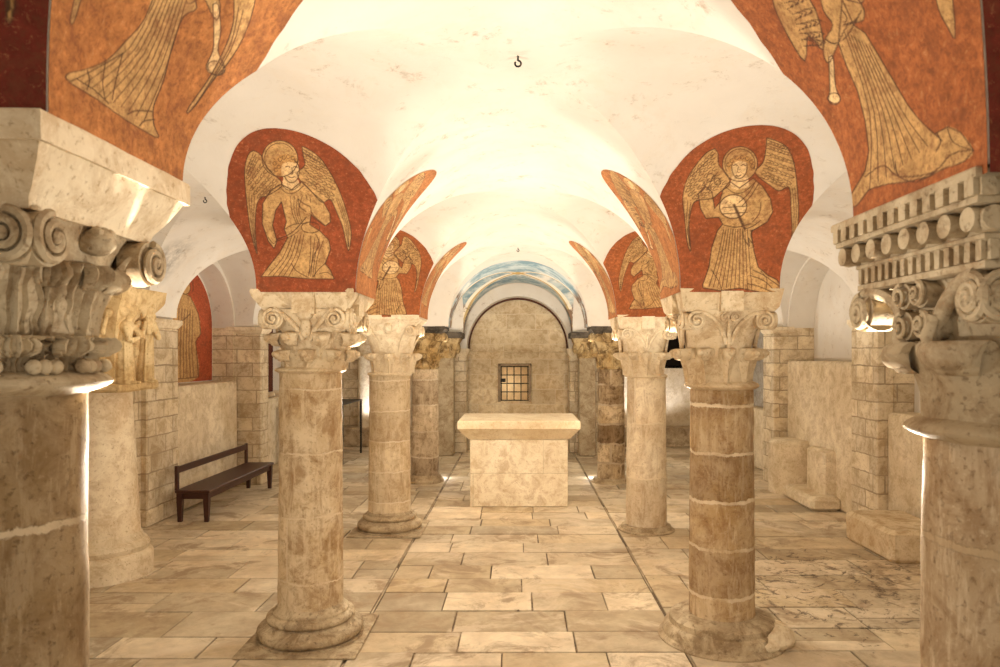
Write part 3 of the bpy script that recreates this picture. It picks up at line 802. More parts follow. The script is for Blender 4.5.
def cap_small(t, r, z0, z1, ab, mat, amat, ax, zab=.09):
    H1 = z1-zab-z0
    mb = MB(); bell(mb, r*.96, z0-.01, z1-zab+.01, ab*.86, pw=2.8)
    cp = mb.build('capital', mat, t, rough=.007, rscale=16)
    leaves(cp, mat, 8, 0, r, z0, H1*.42, .052, .045, .028, ball=.018, serr=.4, th=.02, cup=.02)
    leaves(cp, mat, 4, PI/4, r, z0+H1*.3, H1*.60, .07, .12, .026)
    for n, tg in FACES:
        for s in (-1, 1):
            mb = MB(); cc = n*(ab*.87)+tg*(s*ab*.68)+UP*(z1-zab-.05)
            volute(mb, cc, tg*s, UP, n, .052, 1.6, .05); mb.build('volute', mat, cp, smooth=45)
        mb = MB(); mb.blob(n*(ab*.85)+UP*(z1-zab-.03), (.04, .04, .05), 10, 8); mb.build('boss', mat, cp, rough=.006)
    mb = abacus_mesh([(ab*.84, z1-zab), (ab*.9, z1-zab*.7), (ab*.98, z1-zab*.45), (ab, z1-zab*.4), (ab, z1+.002)], conc=.01)
    mb.build('abacus', amat, t, rough=.004, rscale=12)

def cap_great_left(t, r, z0, z1, ab, mat, amat, ax):
    """nearest left: tall acanthus, big corner scrolls, deep moulded abacus"""
    zt = 1.915
    mb = MB(); bell(mb, r*1.0, z0-.01, zt+.01, ab*.74, pw=2.4, n=72, m=22)
    cp = mb.build('capital', mat, t, rough=.004, rscale=16)
    leaves(cp, mat, 12, PI/12, r*1.0, z0, .085, .062, .035, .020, serr=.8, ns=20, nq=14)
    leaves(cp, mat, 12, 0, r*1.0, z0+.03, .215, .052, .045, .026, serr=.7, ns=24, nq=14)
    leaves(cp, mat, 4, PI/4, r*1.02, z0+.05, .24, .06, .11, .03, serr=.6, ns=22, nq=12)
    for i in range(12):
        mb = MB(); a = 2*PI*i/12
        for d in (-.12, -.02, .08):
            mb.blob(((r+.03)*math.cos(a+d), (r+.03)*math.sin(a+d), z0+.018), .016, 10, 7)
        mb.build('berry', mat, cp)
    for n, tg in FACES:
        for s in (-1, 1):
            mb = MB(); cc = n*(ab*.80)+tg*(s*ab*.66)+UP*(zt-.055)
            volute(mb, cc, tg*s, UP, n, .060, 2.2, .05); mb.build('volute', mat, cp, smooth=45)
        mb = MB(); mb.blob(n*(ab*.76)+UP*(zt-.03), (.04, .04, .03), 14, 8)
        for q in (-1, 0, 1):
            mb.blob(n*(ab*.80)+tg*(q*.022)+UP*(zt-.015), .016, 8, 6)
        mb.build('boss', mat, cp, rough=.006, rscale=20)
    # moulded abacus: fillet, groove, deep hollow chamfer
    R = [(ab*.76, zt), (ab*.78, zt+.02)]
    for k in range(8):
        q = k/7; R.append((ab*(.80+.20*q), zt+.03+.085*(1-math.cos(q*PI/2))*.4+.075*q))
    R += [(ab*1.0, 2.028), (ab*.945, 2.030), (ab*.945, 2.042), (ab*1.0, 2.044), (ab*1.0, 2.078), (ab*.99, 2.085)]
    mb = abacus_mesh(R, conc=0.0, n=14)
    mb.build('abacus', amat, t, rough=.003, rscale=10, smooth=30)

def cap_great_right(t, r, z0, z1, ab, mat, amat, ax):
    """nearest right: smooth turned leaves, scrolls, abacus with dentils and rolls"""
    zt = 1.80
    mb = MB(); bell(mb, r*1.0, z0-.01, zt+.02, ab*.76, pw=2.6, n=72, m=20)
    cp = mb.build('capital', mat, t, rough=.003, rscale=12)
    for i in range(8):
        mb = MB(); leaf(mb, PI/8+2*PI*i/8, r*.98, z0, .190, .088, .060, .034, rib=0, cup=.035, ns=20, nq=12, th=.02)
        mb.build('leaf', mat, cp, smooth=50)
    for n, tg in FACES:
        for s in (-1, 1):
            mb = MB(); cc = n*(ab*.82)+tg*(s*ab*.74)+UP*(zt-.055)
            volute(mb, cc, tg*s, UP, n, .056, 2.4, .06)
            p0 = n*(r+.035)+tg*(s*.05)+UP*(z0+.19); p1 = n*(ab*.72)+tg*(s*ab*.30)+UP*(zt-.0); p2 = cc+UP*.048
            mb.tube([p0*(1-q)**2+p1*2*q*(1-q)+p2*q*q for q in [i/12 for i in range(13)]], .018, 8)
            mb.build('volute', mat, cp, smooth=45)
            mb = MB(); cc = n*(ab*.80)+tg*(s*.042)+UP*(zt-.10)
            volute(mb, cc, tg*s, UP, n, .038, 1.8, .05)
            volute(mb, n*(ab*.82)+tg*(s*.036)+UP*(zt-.03), tg*s, UP, n, .034, 1.8, .05)
            mb.tube([n*(r+.03)+tg*(s*.045)+UP*(z0+.17), n*(r+.05)+tg*(s*.062)+UP*(zt-.13), cc+tg*(s*.03)+UP*.02], .016, 8)
            mb.build('rosette', mat, cp, smooth=45)
    # abacus core
    R = [(ab*.80, zt), (ab*.84, zt+.004), (ab*.84, zt+.018), (ab*.81, zt+.022), (ab*.81, zt+.055), (ab*.85, zt+.062), (ab*.85, zt+.070), (ab*.83, zt+.074), (ab*.83, zt+.118), (ab*.97, zt+.124), (ab*.97, zt+.136),
         (ab*.955, zt+.138), (ab*.955, zt+.168), (ab*1.0, zt+.17), (ab*1.0, z1-.004), (ab*.99, z1)]
    mb = abacus_mesh(R, n=4); A = mb.build('abacus', amat, t, smooth=30)
    def blk(mb, n, tg, l0, l1, d0, d1, za, zb):
        lo = [tuple(n*d+tg*l+UP*z) for z in (za, zb) for (l, d) in ((l0, d0), (l1, d0), (l1, d1), (l0, d1))]
        mb.add(lo, [(3, 2, 1, 0), (4, 5, 6, 7), (0, 1, 5, 4), (1, 2, 6, 5), (2, 3, 7, 6), (3, 0, 4, 7)])
    for n, tg in FACES[1:]:
        nd = 13; s = ab*1.0
        for i in range(nd):
            mb = MB(); l = -s+2*s*(i+.25)/nd; blk(mb, n, tg, l, l+2*s/nd*.58, ab*.94, ab*.998, zt+.136, zt+.171)
            mb.build('dentil', amat, A, rough=.0015, rscale=30)
        for i in range(15):
            s2 = ab*.84; mb = MB(); l = -s2+2*s2*(i+.25)/15; blk(mb, n, tg, l, l+2*s2/15*.5, ab*.80, ab*.848, zt+.02, zt+.060)
            mb.build('dentil', amat, A, rough=.0015, rscale=30)
        for i in range(8):
            mb = MB(); l = -ab*.86+2*ab*.86*i/7
            c0 = n*(ab*.80)+tg*l+UP*(zt+.096); c1 = n*(ab*.965)+tg*l+UP*(zt+.096)
            mb.tube([c0, c1], .024, 14); mb.build('roll', amat, A, smooth=40)

att = [(.315, .018), (.315, .03)]+[(.285+.026*math.cos(-PI/2+PI*k/6), .06+.032*math.sin(-PI/2+PI*k/6)) for k in range(7)]+[(.272, .095), (.262, .105), (.250, .112)]+[(.238+.02*math.cos(-PI/2+PI*k/6), .135+.02*math.sin(-PI/2+PI*k/6)) for k in range(7)]+[(.222, .160), (.222, .172), (.205, .185), (.19, .21)]
B1 = dict(prof=[(r_*.96, z) for r_, z in att], plinth=.33, h=.2)
low = [(.36, .0), (.36, .01), (.335, .03), (.325, .07), (.31, .085), (.30, .09), (.295, .12), (.27, .135), (.235, .14), (.21, .15)]
B2 = dict(prof=low, patch=True, h=.13)
B3 = dict(prof=[(.26, 0), (.26, .012), (.235, .02), (.225, .05), (.2, .06)], h=.04)
B4 = dict(prof=[(.24, 0), (.24, .03), (.215, .05), (.205, .09), (.2, .1)], h=.08)
sm = shaft_mat
mB = sm('left_column_shaft_stone', -1.2, Yb, .18, .36, (.60, .46, .28), (.30, .19, .09), (.80, .70, .53), (.70, .58, .40), mw=.006, stain=.5, vary=.22)
mBr = sm('right_column_shaft_stone', 1.18, Yb, .18, .27, (.56, .41, .22), (.27, .16, .075), (.76, .66, .5), (.72, .60, .42), mw=.012, stain=.45, vary=.45)
mC = sm('rear_left_shaft_stone', -1.2, Yc_, .19, .28, (.68, .56, .38), (.34, .23, .12), (.84, .76, .60), (.74, .64, .48), mw=.007, stain=.35, vary=.25)
mCr = sm('rear_right_shaft_stone', 1.2, Yc_, .19, .5, (.76, .66, .50), (.40, .29, .18), (.86, .79, .65), (.74, .63, .45), mw=.01, stain=.35, vary=.2)
mD = sm('far_shaft_stone', -1.2, Yd, .17, .33, (.56, .47, .35), (.20, .14, .09), (.74, .65, .52), (.70, .6, .45), mw=.012, stain=.5, vary=.35)
mDr = sm('far_right_shaft_stone', 1.2, Yd, .17, .25, (.44, .34, .22), (.15, .10, .055), (.66, .56, .42), (.5, .4, .28), mw=.016, stain=.65, vary=.5)
mA = sm('near_left_shaft_stone', -1.17, YC[1], .18, .42, (.31, .225, .125), (.17, .11, .055), (.46, .37, .25), (.6, .48, .32), mw=.01, stain=.4, vary=.25)
mAr = sm('near_right_shaft_stone', 1.18, YC[1]+.09, .21, .30, (.48, .37, .24), (.28, .19, .11), (.76, .67, .53), (.48, .36, .22), mw=.012, stain=.45, vary=.25)
column(-1.17, YC[1], .180, 1.545, 'nearest left column, with grey acanthus capital under a deep smooth slab', cap_great_left, B1, mA, ztop=2.085, ab=.298, cmat='carved_grey', amat='carved_pale', ring=.055, rring=.05)
column(1.18, YC[1]+.06, .212, 1.435, 'nearest right column, its capital topped by a slab with dentils and rolls', cap_great_right, B1, mAr, ztop=1.99, ab=.315, cmat='carved_grey', amat='carved_grey', ring=.05, rring=.04)
column(-1.2, Yb, .178, 1.530, 'second left column, on a round moulded base, with two rows of curled leaves', cap_acanthus, B1, mB, ab=.282, axoff=.03, ring=.03, rring=.022, cmat='carved')
column(1.18, Yb, .180, 1.435, 'second right column, with banded drums and a broken round base patched pale', cap_broad, B2, mBr, ab=.282, axoff=-.02, ring=.045, rring=.028, cmat='carved')
column(-1.2, Yc_, .190, 1.44, 'third left column, pale, with a dark round moulded base', cap_small, B1, mC, ab=.282, axoff=.03, cmat='carved_pale', ring=.03, rring=.015)
column(1.2, Yc_, .182, 1.42, 'third right column, smooth pale shaft with no moulded base', cap_broad, B3, mCr, ab=.282, axoff=-.03, cmat='carved_pale', ring=.03, rring=.015)
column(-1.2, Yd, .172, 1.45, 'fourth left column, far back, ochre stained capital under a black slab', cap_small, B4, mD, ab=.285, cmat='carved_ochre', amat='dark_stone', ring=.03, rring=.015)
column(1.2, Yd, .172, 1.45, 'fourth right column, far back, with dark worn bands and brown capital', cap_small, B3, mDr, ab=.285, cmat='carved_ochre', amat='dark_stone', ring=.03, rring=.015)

# far square piers at the end of the nave
for X, lb in ((-1.17, 'left'), (1.12, 'right')):
    t = thing('pier', (X, YC[5]-.13, 0), 'square mottled stone pier at the %s of the far arch, behind the altar' % lb, 'pier', 'square piers at the far end')
    mb = MB(); mb.bbox(-.13, .13, -.13, .13, 0, 1.6, .015); mb.build('shaft', M['carved_grey'], t, rough=.008)
    mb = MB(); mb.loft([(-.14, .14, -.14, .14, 1.58), (-.15, .15, -.15, .15, 1.62), (-.2, .2, -.2, .2, 1.8), (-.25, .25, -.25, .25, 1.9)])
    cp = mb.build('capital', M['carved_ochre'], t, rough=.008)
    for n, tg in FACES:
        for s in (-1, 0, 1):
            mb = MB(); mb.blob(n*.19+tg*(s*.1)+UP*1.74, (.04, .04, .09), 10, 8); mb.build('leaf', M['carved_ochre'], cp)
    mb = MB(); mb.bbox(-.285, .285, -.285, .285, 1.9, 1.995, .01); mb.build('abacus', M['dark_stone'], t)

# ------------------------------------------------------------ floor of individual flagstones
def build_floor():
    rnd = random.Random(11); mb = MB(); cols = []
    def slab(x0, x1, y0, y1):
        g = .0022; b = .005; z = rnd.uniform(-.003, .004)
        j = lambda: rnd.uniform(-.004, .004)
        c = [(x0+g+abs(j()), y0+g+abs(j())), (x1-g-abs(j()), y0+g+abs(j())), (x1-g-abs(j()), y1-g-abs(j())), (x0+g+abs(j()), y1-g-abs(j()))]
        inn = [(c[0][0]+b, c[0][1]+b), (c[1][0]-b, c[1][1]+b), (c[2][0]-b, c[2][1]-b), (c[3][0]+b, c[3][1]-b)]
        vs = [(x, y, -.02) for x, y in c]+[(x, y, z-.003) for x, y in c]+[(x, y, z) for x, y in inn]
        fs = [(0, 1, 5, 4), (1, 2, 6, 5), (2, 3, 7, 6), (3, 0, 4, 7), (4, 5, 9, 8), (5, 6, 10, 9), (6, 7, 11, 10), (7, 4, 8, 11), (8, 9, 10, 11)]
        mb.add(vs, fs)
        k = rnd.random(); base = np.array((.47, .36, .215))*(1-k)+np.array((.68, .56, .39))*k
        if rnd.random() < .2: base = base*.78
        base = base*rnd.uniform(.82, 1.1)
        for i in range(12): cols.append(base*(.55 if i < 4 else .85 if i < 8 else 1))
    def zone(x0, x1, hmin, hmax, wmin, wmax):
        y = -.75
        while y < 13.5:
            h = rnd.uniform(hmin, hmax); x = x0
            first = True
            while x < x1-1e-3:
                w = rnd.uniform(wmin, wmax)*(rnd.uniform(.4, 1) if first else 1); first = False
                if x1-(x+w) < .22: w = x1-x
                if h > .33 and rnd.random() < .12:
                    m = y+h*rnd.uniform(.4, .6); slab(x, x+w, y, m); slab(x, x+w, m, y+h)
                else: slab(x, x+w, y, y+h)
                x += w
            y += h
    zone(-.919, .919, .29, .37, .45, .85)
    zone(-4.2, -.933, .27, .45, .45, 1.0); zone(.933, 4.2, .27, .45, .45, 1.0)
    # narrow pale kerb lines beside the nave
    for x in (-.926, .926):
        y = -.7
        while y < 13.4:
            l = rnd.uniform(.4, 1.2); slab(x-.0088, x+.0088, y, y+l); y += l*rnd.uniform(1, 1.9)
    mb.add([(-4.2, -.75, -.012), (4.2, -.75, -.012), (4.2, 13.6, -.012), (-4.2, 13.6, -.012)], [(0, 1, 2, 3)])
    for i in range(4): cols.append(np.array((.15, .10, .06)))
    o = mb.build('floor', M['floor'], smooth=0)
    at = o.data.color_attributes.new('Col', 'FLOAT_COLOR', 'POINT')
    a = np.concatenate([np.array(cols), np.ones((len(cols), 1))], 1).astype(np.float32)
    at.data.foreach_set('color', a.ravel()); tag(o, kind='structure')
build_floor()

# ------------------------------------------------------------ side walls with arched recesses
def side_wall(s, xw, depth, name, opens):
    """s=-1 left/+1 right; opens: (y0,y1,zspring,rise)"""
    ZT = 2.95; y0w, y1w = -.75, 13.3
    front = MB(); soff = MB(); back = MB()
    xb = xw+s*depth
    ycur = y0w
    def quad(mb, pts, flip): mb.add(pts, [(3, 2, 1, 0) if flip else (0, 1, 2, 3)])
    for (a, b, zs, rise) in opens+[(y1w, y1w, 0, 0)]:
        quad(front, [(xw, ycur, 0), (xw, a, 0), (xw, a, ZT), (xw, ycur, ZT)], s > 0)
        ycur = b
        if a == b: break
        n = 24; yc = (a+b)/2; hw = (b-a)/2
        pr = [(yc-hw*math.cos(PI*i/n), zs+rise*math.sin(PI*i/n)) for i in range(n+1)]
        for (p, q) in zip(pr[:-1], pr[1:]):
            quad(front, [(xw, p[0], p[1]), (xw, q[0], q[1]), (xw, q[0], ZT), (xw, p[0], ZT)], s > 0)
        rows = [[(xw, p[0], p[1]) for p in pr], [(xb, p[0], p[1]) for p in pr]]
        soff.grid(rows)
        for yy in (a, b):
            back.add([(xw, yy, 0), (xb, yy, 0), (xb, yy, zs), (xw, yy, zs)], [(0, 1, 2, 3)])
        soff.add([(xb, a, .9), (xb, b, .9), (xb, b, ZT), (xb, a, ZT)], [(0, 1, 2, 3)])
    r = front.build(name, M['wallblock'], smooth=0); tag(r, kind='structure')
    # upper plaster
    r2 = soff.build(name, M['vault'], smooth=40); tag(r2, kind='structure')
    r3 = back.build(name, M['wallblock'], smooth=0); tag(r3, kind='structure')
    mb = MB(); mb.box(min(xb+s*.01, xb+s*.3), max(xb+s*.01, xb+s*.3), y0w, y1w, 0, 3.1)
    tag(mb.build(name, M['plaster'], smooth=0), kind='structure')
# openings between respond piers
side_wall(-1, -3.56, .26, 'wall_left', [(1.95, 4.0, 1.95, .93), (4.55, 6.45, 1.95, .90), (7.40, 9.00, 1.97, .74), (9.62, 11.6, 1.97, .82)])
side_wall(1, 3.39, .31, 'wall_right', [(1.95, 4.0, 1.95, .93), (4.45, 6.72, 1.95, .95), (7.20, 9.00, 1.97, .80), (9.62, 11.6, 1.97, .82)])
# plastered lunettes over the piers (the whitewash stops at the imposts)
def upper(s, xw, opens):
    mb = MB(); ZT = 2.95; x = xw-s*.012
    edges = [-.75]+[e for o in opens for e in (o[0], o[1])]+[13.3]
    segs = [(edges[i], edges[i+1]) for i in range(0, len(edges), 2)]
    for a, b in segs: mb.add([(x, a, 1.97), (x, b, 1.97), (x, b, ZT), (x, a, ZT)], [(0, 1, 2, 3)])
    for (a, b, zs, rise) in opens:
        n = 24; yc = (a+b)/2; hw = (b-a)/2
        pr = [(yc-hw*math.cos(PI*i/n), zs+rise*math.sin(PI*i/n)) for i in range(n+1)]
        for p, q in zip(pr[:-1], pr[1:]):
            mb.add([(x, p[0], max(1.97, p[1])), (x, q[0], max(1.97, q[1])), (x, q[0], ZT), (x, p[0], ZT)], [(0, 1, 2, 3)])
            mb.add([(x, p[0], p[1]), (x, q[0], q[1]), (xw, q[0], q[1]), (xw, p[0], p[1])], [(0, 1, 2, 3)])
    tag(mb.build('wall_left' if s < 0 else 'wall_right', M['vault'], smooth=40), kind='structure')
OL = [(1.95, 4.0, 1.95, .93), (4.55, 6.45, 1.95, .90), (7.40, 9.00, 1.97, .74), (9.62, 11.6, 1.97, .82)]
OR = [(1.95, 4.0, 1.95, .93), (4.45, 6.72, 1.95, .95), (7.20, 9.00, 1.97, .80), (9.62, 11.6, 1.97, .82)]
upper(-1, -3.56, OL); upper(1, 3.39, OR)
# respond piers standing out from the walls, with imposts
n_trim = 0
def pier(x0, x1, y0, y1, zt=1.9, imp=.03, mat='wallblock'):
    global n_trim; n_trim += 1
    mb = MB(); mb.bbox(x0, x1, y0, y1, 0, zt, .012)
    tag(mb.build('trim_%d' % n_trim, M[mat], smooth=0, rough=.004), kind='structure')
    n_trim += 1
    mb = MB(); mb.loft([(x0-.0, x1+.0, y0-.0, y1+.0, zt), (x0-imp, x1+imp, y0-imp, y1+imp, zt+.045), (x0-imp, x1+imp, y0-imp, y1+imp, zt+.085)])
    tag(mb.build('trim_%d' % n_trim, M['carved_pale'], smooth=0, rough=.003), kind='structure')
pier(-3.6, -3.50, 6.80, 7.42); pier(3.34, 3.5, 6.70, 7.22)
pier(-3.62, -3.22, 9.02, 9.30); pier(3.2, 3.42, 9.02, 9.40)
pier(-3.62, -3.3, 4.0, 4.4); pier(3.3, 3.5, 4.0, 4.4)
pier(-3.62, -3.3, 11.6, 11.9); pier(3.2, 3.42, 11.6, 11.9)

# ledges (plastered blocks) filling the recess bottoms
def ledge(x0, x1, y0, y1, z, mat='plaster', b=.02):
    global n_trim; n_trim += 1
    mb = MB(); mb.bbox(x0, x1, y0, y1, 0, z, b)
    tag(mb.build('trim_%d' % n_trim, M[mat], smooth=0, rough=.006), kind='structure')
ledge(-3.85, -3.50, 7.42, 8.99, 1.31)
ledge(3.36, 3.73, 7.21, 8.99, 1.56)
ledge(3.44, 3.72, 9.63, 11.58, .85, 'plaster')
ledge(-3.85, -3.60, 9.63, 11.58, 1.0)
ledge(-3.85, -3.60, 4.56, 6.44, 1.1); ledge(3.44, 3.72, 4.46, 6.71, 1.1)
# grey plaster on the back of the far right recess
n_trim += 1
mb = MB(); mb.bbox(3.62, 3.695, 9.63, 11.58, .86, 2.3, .005); tag(mb.build('trim_%d' % n_trim, M['plaster_grey'], smooth=0), kind='structure')

# painted standing figure in the left recess, and dark painting in the far left recess
def flat_fresco(x, y0, y1, z0, z1, label, redc, dark=False, arch=True):
    nu, nt = 90, 150
    ys = np.linspace(y0, y1, nu); zs = np.linspace(z0, z1, nt)
    Yg, Zg = np.meshgrid(ys, zs)
    u = ((Yg-y0)/(y1-y0)*200).ravel(); v = ((z1-Zg)/(z1-z0)*400).ravel()
    q = np.stack([u, v], 1); rgb = np.tile(np.array(redc), (len(q), 1))
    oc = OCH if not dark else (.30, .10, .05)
    body = [(92, 95), (125, 105), (150, 160), (158, 230), (140, 260), (150, 385), (60, 388), (68, 260), (50, 215), (58, 150), (75, 110)]
    rgb[inpoly(q, smoothline(body, 3, True))] = oc
    rgb[inpoly(q, circ(100, 68, 28, 32))] = tuple(c*1.1 for c in oc)
    for l in [body+[body[0]], circ(100, 68, 28, 32), circ(100, 62, 42, 44, 150, 390)]: stroke(q, rgb, l, 1.6, INK, .85)
    for l in interp_lines([(75, 150), (70, 280), (65, 385)], [(140, 150), (135, 280), (145, 385)], 6): stroke(q, rgb, l, 1.3, INK, .8)
    stroke(q, rgb, smoothline([(60, 200), (95, 190), (120, 165)]), 1.8, INK, .8); stroke(q, rgb, [(88, 62), (94, 62)], 2, INK); stroke(q, rgb, [(106, 62), (112, 62)], 2, INK)
    th = .012*(1 if x > 0 else -1)
    pts = [[(x, float(ys[i]), float(zs[j])) for i in range(nu)] for j in range(nt)]
    if arch:
        hw = (y1-y0)/2; yc = (y0+y1)/2; ztop = z1; zsp = z1-hw*.9
        for j in range(nt):
            if zs[j] > zsp:
                f = math.sqrt(max(0, 1-((zs[j]-zsp)/(ztop-zsp))**2))
                for i in range(nu): pts[j][i] = (x, yc+(ys[i]-yc)*f, float(zs[j]))
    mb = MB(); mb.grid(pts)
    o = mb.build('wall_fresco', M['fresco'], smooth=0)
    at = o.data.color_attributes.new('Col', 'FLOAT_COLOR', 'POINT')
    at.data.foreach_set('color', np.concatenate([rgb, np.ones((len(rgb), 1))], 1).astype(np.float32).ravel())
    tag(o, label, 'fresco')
flat_fresco(-3.812, 7.46, 8.97, 1.32, 2.66, 'red arched wall painting of a standing figure in the left recess above the bench', (.40, .08, .03))
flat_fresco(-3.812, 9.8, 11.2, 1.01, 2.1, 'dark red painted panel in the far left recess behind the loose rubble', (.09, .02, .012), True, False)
# loose rubble on that ledge
for i in range(9):
    rr = random.Random(i); mb = MB(); q = rr.uniform(.035, .065); mb.blob((0, 0, q*.8), (q*1.3, q, q*.85), 8, 6)
    o = mb.build('rubble_stone', M['carved_pale'], rough=.02, rscale=14, loc=(-3.68+rr.uniform(-.03, .03), 9.75+i*.19, 1.0))
    tag(o, 'small broken stone in the row lying on the far left ledge', 'stone', 'rubble on the far left ledge')

# ------------------------------------------------------------ end of the nave: arch ring, jambs, wall, window
YE = 12.02
def end_arch():
    n = 40; ri, zi = .86, 1.735
    inner = [(-ri*math.cos(PI*i/n), zi+(2.615-zi)*math.sin(PI*i/n)) for i in range(n+1)]
    outer = [(-1.42*math.cos(PI*i/n), zi+1.15*math.sin(PI*i/n)) for i in range(n+1)]
    mb = MB()
    mb.grid([[(x, YE, z) for x, z in inner], [(x, YE, z) for x, z in outer]], flip=True)
    mb.grid([[(x, YE, z) for x, z in inner], [(x, YE+.36, z) for x, z in inner]])
    tag(mb.build('trim_90', M['vault'], smooth=40), kind='structure')
    for s in (-1, 1):
        mb = MB(); a, b = sorted((s*.865, s*1.42)); mb.bbox(a, b, YE, YE+.36, 0, 1.66, .01)
        tag(mb.build('trim_%d' % (91+(s > 0)), M['wallblock'], smooth=0, rough=.004), kind='structure')
        mb = MB(); e = .04
        mb.loft([(a, b, YE-.0, YE+.37, 1.60), (a-e*(s > 0), b+e*(s < 0), YE-.03, YE+.37, 1.68), (a-e*(s > 0), b+e*(s < 0), YE-.04, YE+.37, 1.74)])
        tag(mb.build('trim_%d' % (93+(s > 0)), M['carved_pale'], smooth=0, rough=.004), kind='structure')
    # dark strip behind the arch, its colour standing in for the shadow gap
    mb = MB(); ro = .875
    p1 = [(-.875*math.cos(PI*i/n), zi+(2.63-zi)*math.sin(PI*i/n)) for i in range(n+1)]; p2 = [(-.835*math.cos(PI*i/n), zi+(2.585-zi)*math.sin(PI*i/n)) for i in range(n+1)]
    mb.slab([[(x, YE+.40, z) for x, z in p1], [(x, YE+.40, z) for x, z in p2]], [[(x, YE+.44, z) for x, z in p1], [(x, YE+.44, z) for x, z in p2]])
    tag(mb.build('trim_95', plain('shadow_gap_strip', (.10, .035, .02), .9), smooth=40), kind='structure')
    # wall with the window hole
    YW = YE+.46; wx0, wx1, wz0, wz1 = -.30, .185, .835, 1.44
    mb = MB()
    for (a, b, c, d) in ((-1.6, wx0, 0, 2.95), (wx1, 1.6, 0, 2.95), (wx0, wx1, 0, wz0), (wx0, wx1, wz1, 2.95)):
        mb.add([(a, YW, c), (b, YW, c), (b, YW, d), (a, YW, d)], [(0, 1, 2, 3)])
    tag(mb.build('wall_back', M['endblock'], smooth=0), kind='structure')
    mb = MB(); mb.bbox(-.9, .9, YW-.035, YW+.02, 1.675, 1.70, .006); tag(mb.build('trim_96', M['endblock'], smooth=0), kind='structure')
    mb = MB()   # niche behind the opening
    dd = .45
    mb.add([(wx0, YW, wz0), (wx0, YW+dd, wz0), (wx0, YW+dd, wz1), (wx0, YW, wz1)], [(0, 1, 2, 3)])
    mb.add([(wx1, YW, wz0), (wx1, YW+dd, wz0), (wx1, YW+dd, wz1), (wx1, YW, wz1)], [(3, 2, 1, 0)])
    mb.add([(wx0, YW, wz0), (wx1, YW, wz0), (wx1, YW+dd, wz0), (wx0, YW+dd, wz0)], [(0, 1, 2, 3)])
    mb.add([(wx0, YW, wz1), (wx1, YW, wz1), (wx1, YW+dd, wz1), (wx0, YW+dd, wz1)], [(3, 2, 1, 0)])
    mb.add([(wx0, YW+dd, wz0), (wx1, YW+dd, wz0), (wx1, YW+dd, wz1), (wx0, YW+dd, wz1)], [(0, 1, 2, 3)])
    tag(mb.build('wall_back', M['orange'], smooth=0), kind='structure')
    w = bpy.data.objects.new('window_1', None); col.objects.link(w); w.location = (0, YW, 0); tag(w, kind='structure')
    f = MB(); t = .045
    for (a, b, c, d) in ((wx0-t, wx0, wz0-t*.3, wz1+t), (wx1, wx1+t, wz0-t*.3, wz1+t), (wx0-t, wx1+t, wz1, wz1+t)):
        f.bbox(a, b, -.03, .03, c, d, .006)
    f.build('window_frame', plain('oak_frame', (.30, .22, .14), .8), w, smooth=0)
    for i in range(1, 5):
        x = wx0+(wx1-wx0)*i/4-.012; g = MB(); g.tube([(x, .04, wz0), (x, .04, wz1)], .0085, 8); g.build('grille_bar', M['iron'], w)
    g = MB(); g.tube([(wx0+.01, .04, wz0), (wx0+.01, .04, wz1)], .0085, 8); g.build('grille_bar', M['iron'], w)
    for i in range(0, 5):
        z = wz0+.01+(wz1-wz0-.02)*i/4; g = MB(); g.tube([(wx0, .035, z), (wx1, .035, z)], .0085, 8); g.build('grille_bar', M['iron'], w)
    g = MB(); g.bbox(wx0+.0, wx0+.085, .0, .03, 1.16, 1.225, .006); g.tube([(wx0-.04, -.02, 1.16), (wx0-.0, .0, 1.17)], .012, 8); g.build('lock', M['iron'], w, smooth=0)
    # aisle end walls
    for s in (-1, 1):
        a, b = sorted((s*1.3, s*4.0)); y = 13.2
        mb = MB()
        if s < 0: mb.add([(a, y, 0), (b, y, 0), (b, y, 3), (a, y, 3)], [(0, 1, 2, 3)])
        else:
            hx0, hx1, hz0, hz1 = 2.45, 3.1, 1.42, 1.95
            for (p, q, c, d) in ((a, hx0, 0, 3), (hx1, b, 0, 3), (hx0, hx1, 0, hz0), (hx0, hx1, hz1, 3)):
                mb.add([(p, y, c), (q, y, c), (q, y, d), (p, y, d)], [(0, 1, 2, 3)])
            m2 = MB(); m2.box(hx0-.02, hx1+.02, y+.5, y+.55, hz0-.02, hz1+.02)
            for (p, q, c, d) in ((hx0-.03, hx0, hz0, hz1), (hx1, hx1+.03, hz0, hz1), (hx0, hx1, hz0-.03, hz0), (hx0, hx1, hz1, hz1+.03)): m2.box(p, q, y, y+.5, c, d)
            tag(m2.build('wall_back', M['dark'], smooth=0), kind='structure')
        tag(mb.build('wall_back', M['wallblock'] if s < 0 else M['plaster'], smooth=0), kind='structure')
        mb = MB(); p, q = sorted((s*1.3, s*1.42)); mb.box(p, q, YE, 13.2, 0, 2.95); tag(mb.build('wall_back', M['wallblock'], smooth=0), kind='structure')
        # masonry above the aisle end, from the vault edge back
        mb = MB(); mb.box(a, b, YE+.1, 13.25, 2.83, 2.95); tag(mb.build('ceiling', M['vault'], smooth=0), kind='structure')
        # low stone bench along the aisle end
        mb = MB(); mb.bbox(*(sorted((s*1.45, s*3.5))), 12.75, 13.19, 0, .34, .02)
        tag(mb.build('trim_%d' % (97+(s > 0)), M['base_stone'], smooth=0, rough=.01), kind='structure')
end_arch()
